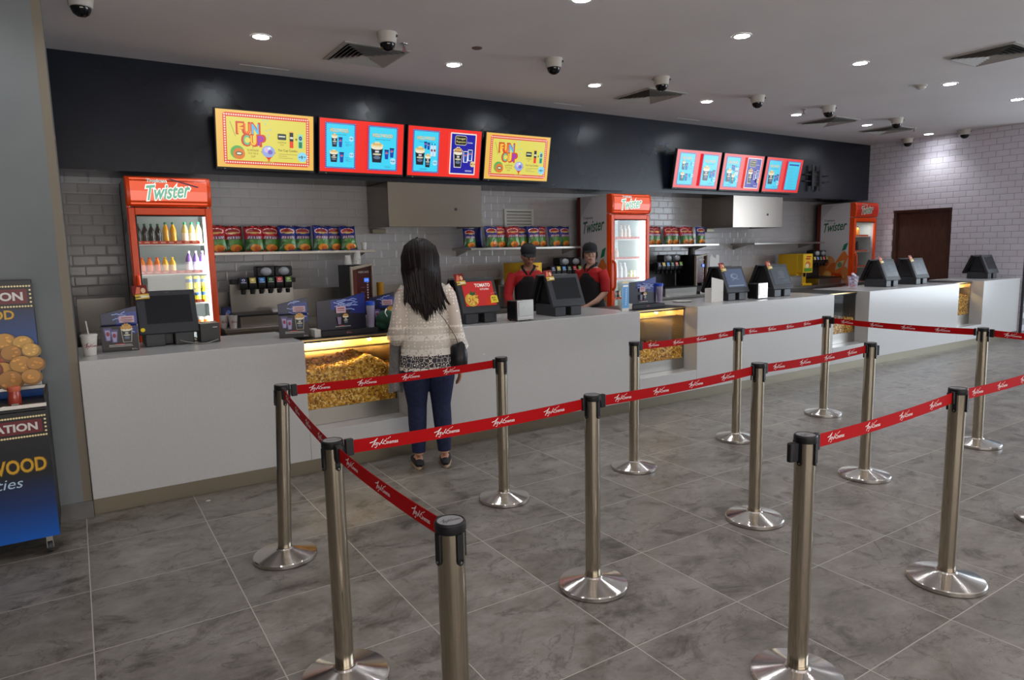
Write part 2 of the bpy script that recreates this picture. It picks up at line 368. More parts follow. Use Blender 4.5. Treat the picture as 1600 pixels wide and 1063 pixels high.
class Art(MB):
    """flat artwork in the x-z plane, facing -y; later layers sit a hair in front"""
    def __init__(s, emit=0.0, rough=0.4, eps=0.0006): super().__init__(); s.e = emit; s.L = 0; s.eps = eps; s.rough = rough
    def M(s, c): return c if not isinstance(c, tuple) else col_mat(c, s.e, s.rough)
    def poly(s, pts, c, step=True):
        if step: s.L += 1
        y = -s.L*s.eps
        s.add([(x, y, z) for x, z in pts], [tuple(range(len(pts)))], s.M(c)); return s
    def rect(s, x0, z0, x1, z1, c): return s.poly([(x0, z0), (x1, z0), (x1, z1), (x0, z1)], c)
    def rrect(s, x0, z0, x1, z1, r, c, n=5):
        P = []
        for cx, cz, a0 in ((x1-r, z0+r, -90), (x1-r, z1-r, 0), (x0+r, z1-r, 90), (x0+r, z0+r, 180)):
            for k in range(n+1):
                a = R(a0+90*k/n); P.append((cx+r*math.cos(a), cz+r*math.sin(a)))
        return s.poly(P, c)
    def ell(s, cx, cz, rx, rz, c, n=20, a0=0, a1=360, step=True):
        full = abs(a1-a0) >= 360
        P = [(cx+rx*math.cos(R(a0+(a1-a0)*k/n)), cz+rz*math.sin(R(a0+(a1-a0)*k/n))) for k in range(n if full else n+1)]
        return s.poly(P, c, step)
    def dots(s, pts, r, c, n=8):
        s.L += 1
        for x, z in pts: s.ell(x, z, r, r, c, n, step=False)
        return s
    def line(s, pts, w, c, step=True):
        if step: s.L += 1
        y = -s.L*s.eps
        for (x0, z0), (x1, z1) in zip(pts[:-1], pts[1:]):
            d = Vector((x1-x0, z1-z0)); 
            if d.length < 1e-9: continue
            n_ = Vector((-d.y, d.x)).normalized()*w/2; e = d.normalized()*w*0.3
            s.add([(x0-e.x+n_.x, y, z0-e.y+n_.y), (x0-e.x-n_.x, y, z0-e.y-n_.y), (x1+e.x-n_.x, y, z1+e.y-n_.y), (x1+e.x+n_.x, y, z1+e.y+n_.y)], [(0, 1, 2, 3)], s.M(c))
        return s
    def text(s, t, x, z, w, h, c, bold=0.0, shear=0.0, rot=0.0, step=True):
        vs, fs, asp = text2d(t, bold, shear)
        if w is None: w = h*asp
        if h is None: h = w/asp
        if step: s.L += 1
        y = -s.L*s.eps; ca, sa = math.cos(R(rot)), math.sin(R(rot))
        P = [(a*w, b*h) for a, b in vs]
        s.add([(x+px*ca-pz*sa, y, z+px*sa+pz*ca) for px, pz in P], fs, s.M(c)); return s
    def popcorn_cup(s, cx, z0, w, h, body=(24, 30, 48), corn=(232, 214, 160)):
        s.poly([(cx-w*0.38, z0), (cx+w*0.38, z0), (cx+w*0.5, z0+h*0.72), (cx-w*0.5, z0+h*0.72)], body)
        s.ell(cx, z0+h*0.72, w*0.5, h*0.10, (236, 228, 206))
        rr = random.Random(int(cx*1000)+int(z0*999))
        s.dots([(cx+(k-2.5)*w*0.165, z0+h*0.80+rr.random()*h*0.03) for k in range(6)], w*0.11, corn)
        s.dots([(cx+(k-1.5)*w*0.18, z0+h*0.89) for k in range(4)], w*0.11, (214, 178, 104))
        s.dots([(cx+(k-0.5)*w*0.2, z0+h*0.96) for k in range(2)], w*0.10, corn)
        s.ell(cx, z0+h*0.40, w*0.36, h*0.05, (200, 196, 170)); s.ell(cx, z0+h*0.24, w*0.30, h*0.08, (96, 112, 140))
        s.rect(cx-w*0.16, z0+h*0.49, cx+w*0.16, z0+h*0.57, (220, 220, 220)); return s
    def soda_cup(s, cx, z0, w, h, body=(18, 66, 170)):
        s.poly([(cx-w*0.36, z0), (cx+w*0.36, z0), (cx+w*0.5, z0+h*0.92), (cx-w*0.5, z0+h*0.92)], body)
        s.rect(cx-w*0.53, z0+h*0.90, cx+w*0.53, z0+h, (20, 30, 70))
        s.ell(cx, z0+h*0.62, w*0.30, w*0.30, (232, 232, 236)); s.ell(cx, z0+h*0.62, w*0.29, w*0.29, (206, 30, 48), 10, 0, 180)
        s.ell(cx, z0+h*0.62, w*0.29, w*0.29, (20, 70, 176), 10, 190, 350); return s
    def logo(s, x, z, h, c, sx=1.0):
        """hand-brushed cinema lettering"""
        k = h
        S = lambda P: [(x+a*k*sx, z+b*k) for a, b in P]
        s.L += 1
        s.line(S([(0, .60), (.30, .70), (.56, .98), (.34, .60), (.12, .14)]), .085*k, c, False)
        s.line(S([(.54, .54), (.36, .50), (.29, .34), (.42, .32), (.56, .52), (.50, .18), (.40, .0), (.33, .06)]), .06*k, c, False)
        s.line(S([(.64, .50), (.68, .24), (.84, .52), (.98, .80)]), .075*k, c, False)
        s.line(S([(.84, .52), (.92, .30), (1.0, .42)]), .06*k, c, False)
        for a, b in ((1.1, .62), (1.22, .74), (1.36, .80), (1.48, .90)): s.line(S([(a, b), (a+.05, b+.05)]), .07*k, c, False)
        s.text('Cinemas', x+.98*k*sx, z+.22*k, 1.12*k*sx, .40*k, c, 0.012, step=False); return s

def tag(o, label, cat, group=None, kind=None):
    o['label'] = label; o['category'] = cat
    if group: o['group'] = group
    if kind: o['kind'] = kind
    return o
def thing(name, label, cat, loc=(0, 0, 0), rz=0.0, group=None):
    o = bpy.data.objects.new(name, None); COL.objects.link(o)
    o.empty_display_size = 0.1
    o.location = loc; o.rotation_euler = (0, 0, rz)
    return tag(o, label, cat, group)
def struct(o): o['kind'] = 'structure'; return o
def copy_tree(o, parent=None):
    c = o.copy(); COL.objects.link(c)
    if parent: c.parent = parent
    for ch in list(o.children): copy_tree(ch, c)
    return c
ORD = ['first', 'second', 'third', 'fourth', 'fifth', 'sixth', 'seventh', 'eighth', 'ninth', 'tenth', 'eleventh']

# ================================================================== the setting
ZC, YB, YBACK, XW, ZF = 3.37, 7.28, 7.92, 12.70, 2.36
CYF, CZT = 4.717, 0.963          # counter front and top
b = MB(); b.box(-5, 17, -6, 8.1, -0.1, 0.0, M_FLOOR); struct(b.build('floor', smooth=0))
b = MB(); b.box(-5, 17, -6, 8.1, ZC, ZC+0.1, M_CEIL); struct(b.build('ceiling', smooth=0))
b = MB(); b.box(-0.16, 13.0, YBACK, YBACK+0.15, 0, ZC, M_TILE); struct(b.build('wall_back', smooth=0))
b = MB(); b.box(-0.16, XW, YB, YBACK, ZF, ZC, M_FASCIA); struct(b.build('wall_upper', smooth=0))
# right end wall with the doorway cut out
DY0, DY1, DZ = 5.80, 6.80, 2.14
b = MB()
b.box(XW, XW+0.25, DY1, YBACK, 0, ZC, M_TILE_END); b.box(XW, XW+0.25, 4.70, DY0, 0, ZC, M_TILE_END); b.box(XW, XW+0.25, DY0, DY1, DZ, ZC, M_TILE_END)
struct(b.build('wall_right', smooth=0))
b = MB(); b.box(XW+0.09, XW+0.14, DY0+0.05, DY1-0.05, 0, DZ-0.05, M_WOOD); dr = struct(b.build('door_1', bevel=0.003))
b = MB()
b.box(XW+0.03, XW+0.15, DY0, DY0+0.05, 0, DZ, M_WOOD); b.box(XW+0.03, XW+0.15, DY1-0.05, DY1, 0, DZ, M_WOOD); b.box(XW+0.03, XW+0.15, DY0+0.05, DY1-0.05, DZ-0.05, DZ, M_WOOD)
struct(b.build('door_frame', dr, bevel=0.003))
b = MB(); b.box(13.9, 14.05, 3.6, 4.9, 0, ZC, M_PALE); b.box(XW+0.25, 13.9, 4.9, 5.0, 0, ZC, M_PALE); struct(b.build('wall_far', smooth=0))
b = MB(); b.box(12.695, 12.72, 4.665, 4.70, 0, 1.52, M_BLACK2); struct(b.build('trim_2', smooth=0))
b = MB(); b.box(-5, -0.069, 4.74, 4.95, 0, ZC, M_WALL); b.box(-0.16, -0.026, 4.95, YBACK, 0, ZC, M_WALL); struct(b.build('wall_left', smooth=0))
b = MB(); b.box(-0.069, -0.024, 4.742, 4.95, 0, ZC, M_TRIM); struct(b.build('trim_1', smooth=0))
b = MB(); b.box(-5, -0.022, 4.725, 4.741, 0, 0.105, M_SKIRT); struct(b.build('baseboard_left', bevel=0.002))
b = MB()
for x0, x1 in ((1.50, 1.96), (5.20, 5.62), (7.36, 7.80)):
    b.box(x0, x1, 7.02, 7.034, ZC-0.003, ZC, M_WHITEP)
struct(b.build('trim_3', smooth=0))

# ------------------------------------------------------------------ service counter
OPEN = [(1.308, 2.066), (4.470, 5.253), (7.610, 8.365), (10.68, 11.43)]
CBACK = 5.50
ct = thing('service_counter', 'long white service counter running the whole length of the food hall', 'counter', (6.3, CYF, 0))
def at_parent(o, p):
    o.parent = p; o.matrix_parent_inverse = Matrix.Translation(p.location).inverted(); return o
segs = [(-0.02, OPEN[0][0]), (OPEN[0][1], OPEN[1][0]), (OPEN[1][1], OPEN[2][0]), (OPEN[2][1], OPEN[3][0]), (OPEN[3][1], 12.68)]
for x0, x1 in segs:
    b = MB(); b.box(x0, x1, CYF, CBACK, 0.11, CZT, M_CORIAN); at_parent(b.build('counter_block', bevel=0.004), ct)
for x0, x1 in OPEN:
    b = MB(); b.box(x0+0.0005, x1-0.0005, CYF, CBACK-0.1, 0.11, 0.314, M_CORIAN); at_parent(b.build('sill', bevel=0.003), ct)
b = MB(); b.box(-0.02, 12.66, 4.775, CBACK-0.05, 0.0, 0.1095, M_KICK); at_parent(b.build('toe_kick', label='brushed steel toe kick'), ct)

# ------------------------------------------------------------------ popcorn warmers in the counter openings
def kernel_mesh(mb, c, r, rnd, mats):
    q = Euler((rnd.random()*6, rnd.random()*6, rnd.random()*6)).to_matrix()
    t = (1+5**0.5)/2
    ico = [(-1, t, 0), (1, t, 0), (-1, -t, 0), (1, -t, 0), (0, -1, t), (0, 1, t), (0, -1, -t), (0, 1, -t), (t, 0, -1), (t, 0, 1), (-t, 0, -1), (-t, 0, 1)]
    F_ = [(0, 11, 5), (0, 5, 1), (0, 1, 7), (0, 7, 10), (0, 10, 11), (1, 5, 9), (5, 11, 4), (11, 10, 2), (10, 7, 6), (7, 1, 8), (3, 9, 4), (3, 4, 2), (3, 2, 6), (3, 6, 8), (3, 8, 9), (4, 9, 5), (2, 4, 11), (6, 2, 10), (8, 6, 7), (9, 8, 1)]
    vs = [tuple(Vector(c) + q @ (Vector(v)*(r/1.9*(0.65+0.7*rnd.random())))) for v in ico]
    mb.add(vs, F_, rnd.choice(mats))
M_POP = [mat('popcorn_cream', (244, 212, 128), 0.7), mat('popcorn_yellow', (230, 182, 66), 0.7), mat('popcorn_butter', (206, 152, 40), 0.7), mat('popcorn_golden', (186, 134, 34), 0.7), mat('popcorn_toasted', (140, 90, 22), 0.7)]
M_BRASS_LAMPLIT = steel('lamplit_steel_brass', (216, 186, 130), 0.3, (0.4, 0.4, 30), 0.03)  # lamp glow put into the steel's tint; also the brass lid edge
def warmer(i, label, hfun, lit, nker, base_top):
    x0, x1 = OPEN[i][0]+0.002, OPEN[i][1]-0.002
    yg, yb_ = 4.885, CBACK-0.02
    t = thing('popcorn_warmer', label, 'popcorn display', ((x0+x1)/2, yg, 0.3145), group='popcorn warmers built into the counter')
    P = lambda o: at_parent(o, t)
    z0, z1 = 0.3145, 0.955
    lin_m = M_BRASS_LAMPLIT if lit else M_BLACK2  # steel lining: lamp glow tinted into the lit copy, darkness into the unlit
    b = MB(); b.box(x0, x0+0.012, yg+0.006, yb_, z0, z1-0.03, M_STEEL); b.box(x1-0.012, x1, yg+0.006, yb_, z0, z1-0.03, M_STEEL)
    b.box(x0+0.012, x1-0.012, yb_-0.012, yb_, z0, z1-0.03, lin_m); b.box(x0+0.012, x1-0.012, yg+0.02, yb_-0.012, z0, z0+0.03, M_STEEL)
    P(b.build('cabinet'))
    # sloping inner steel baffle under the lid
    b = MB(); b.prismx([(yg+0.10, z1-0.10), (yg+0.40, z1-0.15), (yg+0.40, z1-0.142), (yg+0.10, z1-0.092)], x0+0.013, x1-0.013, lin_m); P(b.build('baffle'))
    b = MB(); b.box(x0+0.012, x1-0.012, yg+0.002, yg+0.018, z0, base_top, M_STEEL); P(b.build('base_plate', bevel=0.002))
    b = MB(); b.box(x0+0.012, x1-0.012, yg+0.004, yg+0.009, base_top, z1-0.03, M_GLASS); P(b.build('glass', smooth=0))
    b = MB(); b.box(x0, x1, yg-0.004, yb_, z1-0.03, z1, M_BLACK); P(b.build('lid', bevel=0.003))
    b = MB(); b.box(x0, x1, yg-0.008, yg-0.0045, z1-0.016, z1-0.004, M_BRASS_LAMPLIT); P(b.build('lid_edge', smooth=0))
    b = MB()
    for k in range(5):
        zz = z1-0.20-k*0.026; b.box(x1-0.016, x1-0.0122, yg+0.07, yg+0.15, zz, zz+0.012, M_STEEL)
    P(b.build('louvre', bevel=0.001))
    rnd = random.Random(50+i); mb = MB()
    cm = mat('popcorn_core', (84, 54, 14), 0.9)
    nx = 26; xs = [x0+0.02+(x1-x0-0.04)*k/nx for k in range(nx+1)]
    for k in range(nx):                                 # dense core under the loose kernels, dark to stand for shade between them
        h = min(hfun((xs[k]-x0)/(x1-x0)), hfun((xs[k+1]-x0)/(x1-x0)))-0.012
        mb.box(xs[k], xs[k+1], yg+0.032, yb_-0.03, base_top-0.04, h, cm)
    for k in range(nker):
        x = x0+0.022+(x1-x0-0.044)*rnd.random(); top = hfun((x-x0)/(x1-x0))
        if rnd.random() < 0.72:
            y = yg+0.022+rnd.random()*0.014; z = base_top-0.01+(top-base_top+0.012)*rnd.random()
        else:
            y = yg+0.022+rnd.random()**1.3*0.45; z = top + (rnd.random()-0.5)*0.02 - 0.004
        kernel_mesh(mb, (x, y, z), 0.009+rnd.random()*0.005, rnd, M_POP)
    o = P(mb.build('popcorn', smooth=0)); o['kind'] = 'stuff'; o['label'] = 'heap of yellow popcorn behind the glass'
    if lit:
        b = MB(); nb = 3
        for k in range(nb):
            b.ball((x0+(x1-x0)*(0.2+0.33*k), yg+0.30, z1-0.075), 0.018, M_BULB, 10, 6)
        P(b.build('lamp', label='glowing warm lamps under the lid'))
        l = add_light('warmer_lamp', 'AREA', ((x0+x1)/2, yg+0.14, z1-0.062), lit, (1.0, 0.70, 0.30), (R(32), 0, 0), shape='RECTANGLE', size=0.6, size_y=0.10)
    return t
def h1(u): return 0.690 + 0.045*math.exp(-((u-0.25)/0.16)**2) + 0.085*math.exp(-((u-0.66)/0.2)**2) + 0.010*math.sin(u*19) + 0.006*math.sin(u*47)
def h2(u): return 0.545 + 0.012*math.sin(u*14) + 0.008*math.sin(u*41)
def h3(u): return 0.60 + 0.02*math.sin(u*9)
def h4(u): return 0.755 + 0.02*math.sin(u*11+1)
warmer(0, 'glass-fronted popcorn warmer in the counter beside the customer in lace', h1, 42, 8000, 0.432)
warmer(1, 'amber-lit popcorn warmer with a low heap, below the blue card stand', h2, 16, 3000, 0.425)
warmer(2, 'unlit dark popcorn warmer behind the far belt posts, right of centre', h3, 0, 1500, 0.44)
warmer(3, 'narrow-looking lit popcorn warmer at the far right end of the counter', h4, 26, 1800, 0.46)

# ------------------------------------------------------------------ back counter along the tiled wall
def back_counter(x0, x1, label):
    t = thing('back_counter', label, 'counter', ((x0+x1)/2, 7.1, 0), group='stainless back counters along the tiled wall')
    b = MB(); b.box(x0+0.02, x1-0.02, 7.14, YBACK-0.002, 0.0, 0.81, M_STEEL); at_parent(b.build('cabinet', bevel=0.003), t)
    b = MB(); b.box(x0, x1, 7.08, YBACK-0.002, 0.812, 0.85, M_STEEL); at_parent(b.build('worktop', bevel=0.004), t)
    b = MB(); b.box(x0, x1, YBACK-0.012, YBACK-0.001, 0.8505, 1.178, M_STEEL); at_parent(b.build('splashback', bevel=0.002), t)
back_counter(1.20, 6.06, 'stainless back counter under the soda taps between first and second coolers')
back_counter(6.86, 11.78, 'stainless back counter between the second and third coolers on the right')
back_counter(0.0, 0.42, 'short stainless back counter left of the first orange cooler')

# ------------------------------------------------------------------ wall shelves
def shelf(x0, x1, label):
    t = thing('wall_shelf', label, 'shelf', ((x0+x1)/2, YBACK, 1.59), group='steel wall shelves')
    b = MB(); b.box(x0, x1, 7.42, YBACK-0.001, 1.575, 1.605, M_STEEL); at_parent(b.build('board', bevel=0.003), t)
    for x in (x0+0.06, x1-0.06):
        b = MB(); b.prismx([(YBACK-0.001, 1.574), (7.62, 1.574), (7.62, 1.566), (YBACK-0.015, 1.50), (YBACK-0.001, 1.50)], x-0.004, x+0.004, M_STEEL); at_parent(b.build('bracket'), t)
shelf(1.20, 2.93, 'steel wall shelf above the soda taps by the first cooler')
shelf(4.18, 6.03, 'steel wall shelf left of the second cooler above the two workers')
shelf(7.0, 8.74, 'steel wall shelf right of the second cooler under the far hood')
shelf(9.62, 11.60, 'empty steel wall shelf left of the third cooler')

# ------------------------------------------------------------------ extractor hoods
def hood(x0, x1, label):
    t = thing('extractor_hood', label, 'hood', ((x0+x1)/2, 7.6, 1.86), group='stainless extractor hoods')
    y0, y1, z0, z1 = 7.272, YBACK-0.002, 1.856, 2.358
    b = MB(); th = 0.012
    b.box(x0, x1, y0, y0+th, z0, z1, M_HOOD); b.box(x0, x0+th, y0+th, y1, z0, z1, M_HOOD); b.box(x1-th, x1, y0+th, y1, z0, z1, M_HOOD)
    b.box(x0+th, x1-th, y0+th, y1, z1-0.02, z1, M_HOOD)
    at_parent(b.build('canopy', bevel=0.003), t)
    b = MB()
    for k in range(4):
        w_ = (x1-x0-0.06)/4; b.box(x0+0.03+k*w_+0.01, x0+0.03+(k+1)*w_-0.01, y0+0.05, y1-0.05, z0+0.12, z0+0.14, M_BLACK2)
    at_parent(b.build('grease_filter'), t)
    b = MB(); b.box(x0+0.01, x0+0.18, y1-0.11, y1-0.02, z0-0.055, z0-0.001, M_KICK); at_parent(b.build('drip_cup', bevel=0.004), t)
    b = MB(); b.lathe([(0.0, 0), (0.018, 0), (0.018, 0.006), (0.0, 0.006)], M_BLACK2, 14, M=Matrix.Translation((x0+0.86, y0-0.0005, z0+0.21)) @ Matrix.Rotation(R(90), 4, 'X'))
    at_parent(b.build('knob'), t)
hood(3.045, 4.265, 'stainless extractor hood under the second and third menu screens')
hood(8.88, 10.13, 'bright stainless extractor hood below the three far menu screens')

# wall vent
vt = thing('wall_vent', 'white louvred vent grille on the tiled wall behind the snack bags', 'vent', (5.22, YBACK, 1.88))
b = MB()
x0, x1, z0, z1 = 4.985, 5.465, 1.80, 2.13
for q in ((x0, x1, z1-0.035, z1), (x0, x1, z0, z0+0.035), (x0, x0+0.035, z0+0.035, z1-0.035), (x1-0.035, x1, z0+0.035, z1-0.035)):
    b.box(q[0], q[1], YBACK-0.022, YBACK-0.001, q[2], q[3], M_WHITEP)
at_parent(b.build('frame', bevel=0.003), vt)
b = MB()
for k in range(6):
    zz = z0+0.045+k*0.042; b.add([(x0+0.035, YBACK-0.018, zz), (x1-0.035, YBACK-0.018, zz), (x1-0.035, YBACK-0.004, zz+0.03), (x0+0.035, YBACK-0.004, zz+0.03), (x0+0.035, YBACK-0.018, zz-0.004), (x1-0.035, YBACK-0.018, zz-0.004), (x1-0.035, YBACK-0.004, zz+0.026), (x0+0.035, YBACK-0.004, zz+0.026)],
          [(0, 1, 2, 3), (7, 6, 5, 4), (0, 4, 5, 1), (3, 2, 6, 7), (0, 3, 7, 4), (1, 5, 6, 2)], M_WHITEP)
b.box(x0+0.034, x1-0.034, YBACK-0.003, YBACK-0.001, z0+0.034, z1-0.034, M_BLACK2)
at_parent(b.build('louvre', smooth=0), vt)

# ================================================================== ceiling fittings
LX = [1.483, 3.288, 5.062, 6.878, 8.71, 10.478, 12.346]
def downlight(x, y, label, energy=27):
    t = thing('downlight', label, 'ceiling light', (x, y, ZC), group='recessed round downlights')
    b = MB(); b.lathe([(0.082, -0.001), (0.080, -0.006), (0.066, -0.008), (0.062, -0.003)], M_WHITEP, 28, cap=False); b.build('trim_ring', t)
    b = MB(); b.lathe([(0.0, -0.0035), (0.063, -0.0035)], M_DOWN, 28); b.build('lens', t, label='glowing white lens')
    add_light('downlight_lamp', 'SPOT', (x, y, ZC-0.03), energy, (0.94, 0.97, 1.0), (0, 0, 0), spot_size=R(118), spot_blend=0.75, shadow_soft_size=0.06)
names = ['leftmost', 'second from left', 'third from left', 'fourth from left', 'fifth from left', 'sixth from left', 'rightmost']
for k, x in enumerate(LX):
    downlight(x, 6.08, f'round ceiling downlight, {names[k]} in the row nearest the dark fascia')
for k, x in enumerate(LX[1:6]):
    nm = ['cut off by the top edge', 'above the middle posts', 'third from the right', 'second from the right', 'farthest right by the frame edge'][k]
    downlight(x, 4.09, f'round ceiling downlight in the row over the counter front, {nm}')
for x in (-0.3, 1.48): add_light('downlight_lamp', 'SPOT', (x, 4.09, ZC-0.03), 26, (0.94, 0.97, 1.0), (0, 0, 0), spot_size=R(118), spot_blend=0.75, shadow_soft_size=0.06)
for x in (-0.3, 1.48, 3.29, 5.06, 6.88, 8.71):
    for y in (2.1, 0.1):
        add_light('downlight_lamp', 'SPOT', (x, y, ZC-0.03), 22, (0.97, 0.97, 1.0), (0, 0, 0), spot_size=R(118), spot_blend=0.75, shadow_soft_size=0.06)

M_CAMW = mat('camera_white', (198, 192, 184), 0.5); M_DOME = mat('smoked_dome', (14, 14, 16), 0.06)
def dome_camera(x, y, label, s=1.0):
    t = thing('dome_camera', label, 'security camera', (x, y, ZC), group='white dome security cameras on the ceiling')
    b = MB(); b.lathe([(0.085*s, 0), (0.085*s, -0.012), (0.078*s, -0.05), (0.074*s, -0.082), (0.068*s, -0.085)], M_CAMW, 28)
    b.build('housing', t)
    b = MB(); b.lathe([(0.064*s, -0.085), (0.062*s, -0.10), (0.05*s, -0.125), (0.028*s, -0.14), (0.0, -0.145)], M_DOME, 24); b.build('dome', t, label='smoked black dome')
    b = MB(); b.lathe([(0.012, 0), (0.012, 0.004), (0, 0.004)], M_BLACK2, 10, M=Matrix.Translation((0.055*s, -0.062*s, -0.03)) @ Matrix.Rotation(R(-42), 4, 'Z') @ Matrix.Rotation(R(90), 4, 'X')); b.build('cap_screw', t)
    b = MB(); b.tube([(-0.03, 0.075, -0.02), (-0.02, 0.10, -0.01), (-0.02, 0.115, 0)], 0.007, M_CAMW); b.build('cable_gland', t)
for x, y, l in [(2.36, 5.50, 'white dome camera beside the ceiling vent above the leftmost menu screens'), (4.037, 5.454, 'white dome camera on bare ceiling above the third menu screen'),
                (5.483, 5.47, 'white dome camera in front of the second ceiling vent'), (7.205, 5.568, 'white dome camera above the first far menu screen, left of a ceiling vent'),
                (8.60, 5.52, 'white dome camera beside the third ceiling vent over the far screens'), (10.36, 5.56, 'white dome camera beside the fourth ceiling vent near the tiled end wall'),
                (12.50, 6.50, 'white dome camera against the tiled end wall near the dark fascia corner'), (12.45, 5.569, 'white dome camera high on the tiled end wall, above the wooden door'),
                (0.204, 5.747, 'white dome camera cut off by the top left frame edge')]:
    dome_camera(x, y, l)
t = thing('smoke_detector', 'small round white smoke detector on the ceiling by the right downlights', 'smoke detector', (8.50, 4.30, ZC))
b = MB(); b.lathe([(0.062, 0), (0.062, -0.012), (0.05, -0.02)], M_CAMW, 24); b.build('base', t)
b = MB(); b.lathe([(0.048, -0.02), (0.046, -0.032), (0.03, -0.042), (0, -0.044)], M_WHITEP, 24); b.build('sensor', t)
for x, y, l in [(2.60, 5.70, 'small brass sprinkler head by the first ceiling vent'), (8.47, 5.80, 'small sprinkler head left of the third ceiling vent'), (11.48, 5.88, 'small sprinkler head right of the fourth ceiling vent')]:
    t = thing('sprinkler', l, 'sprinkler', (x, y, ZC), group='ceiling sprinkler heads')
    b = MB(); b.lathe([(0.035, 0), (0.033, -0.006), (0.012, -0.01), (0.011, -0.03)], M_STEEL, 16); b.build('escutcheon', t)
    b = MB(); b.tube([(-0.012, 0, -0.03), (-0.014, 0, -0.045), (-0.004, 0, -0.058)], 0.003, M_STEEL, 6); b.tube([(0.012, 0, -0.03), (0.014, 0, -0.045), (0.004, 0, -0.058)], 0.003, M_STEEL, 6); b.tube([(0, 0, -0.03), (0, 0, -0.058)], 0.003, mat('red_glass', (150, 30, 26), 0.2), 6); b.build('frame', t)
    b = MB(); b.lathe([(0.0, -0.058), (0.022, -0.058), (0.022, -0.061), (0, -0.061)], M_STEEL, 14); b.build('deflector', t)
tag(MB().lathe([(0.05, 0), (0.045, -0.006), (0.0, -0.008)], mat('rust_patch', (110, 88, 78), 0.9), 9, c=(0, 0, 0)).build('ceiling_plate', loc=(3.22, 5.50, ZC)), 'small ragged brown cover plate on the ceiling right of a downlight', 'cover plate')

M_DIFF = mat('diffuser_white', (168, 164, 160), 0.55)
def diffuser(cx, cy_, hw, label, fourway=True):
    t = thing('air_diffuser', label, 'ceiling vent', (cx, cy_, ZC), group='square ceiling air diffusers')
    b = MB(); o, i_ = hw, hw-0.035
    vs = [(-o, -o, 0), (o, -o, 0), (o, o, 0), (-o, o, 0), (-i_, -i_, -0.012), (i_, -i_, -0.012), (i_, i_, -0.012), (-i_, i_, -0.012), (-o, -o, -0.010), (o, -o, -0.010), (o, o, -0.010), (-o, o, -0.010)]
    b.add(vs, [(0, 1, 9, 8), (1, 2, 10, 9), (2, 3, 11, 10), (3, 0, 8, 11), (8, 9, 5, 4), (9, 10, 6, 5), (10, 11, 7, 6), (11, 8, 4, 7)], M_DIFF)
    b.build('frame', t, smooth=0)
    b = MB()
    for k in range(6):                                  # nested square louvre cones
        r0 = i_-0.004-k*0.040; r1 = r0-0.034
        if r1 < 0.01: break
        z0, z1 = -0.003, -0.026
        vs = [(-r0, -r0, z0), (r0, -r0, z0), (r0, r0, z0), (-r0, r0, z0), (-r1, -r1, z1), (r1, -r1, z1), (r1, r1, z1), (-r1, r1, z1)]
        vs = [(x, y, z1+z0-z) for x, y, z in vs]
        b.add(vs, [(0, 1, 5, 4), (1, 2, 6, 5), (2, 3, 7, 6), (3, 0, 4, 7)], M_DIFF)
    b.build('louvre', t, smooth=0)
    b = MB(); b.box(-i_, i_, -i_, i_, -0.0022, -0.0006, M_BLACK); b.build('duct', t, smooth=0)
diffuser(2.43, 6.165, 0.305, 'square ceiling air vent above the first and second menu screens')
diffuser(5.99, 6.17, 0.305, 'square ceiling air vent above the rightmost yellow menu screen')
diffuser(9.63, 6.17, 0.305, 'square ceiling air vent above the far menu screens')
diffuser(11.22, 6.17, 0.30, 'square ceiling air vent nearest the tiled end wall and fascia corner')
diffuser(7.76, 3.26, 0.305, 'large square ceiling air vent at the top right edge of the picture')

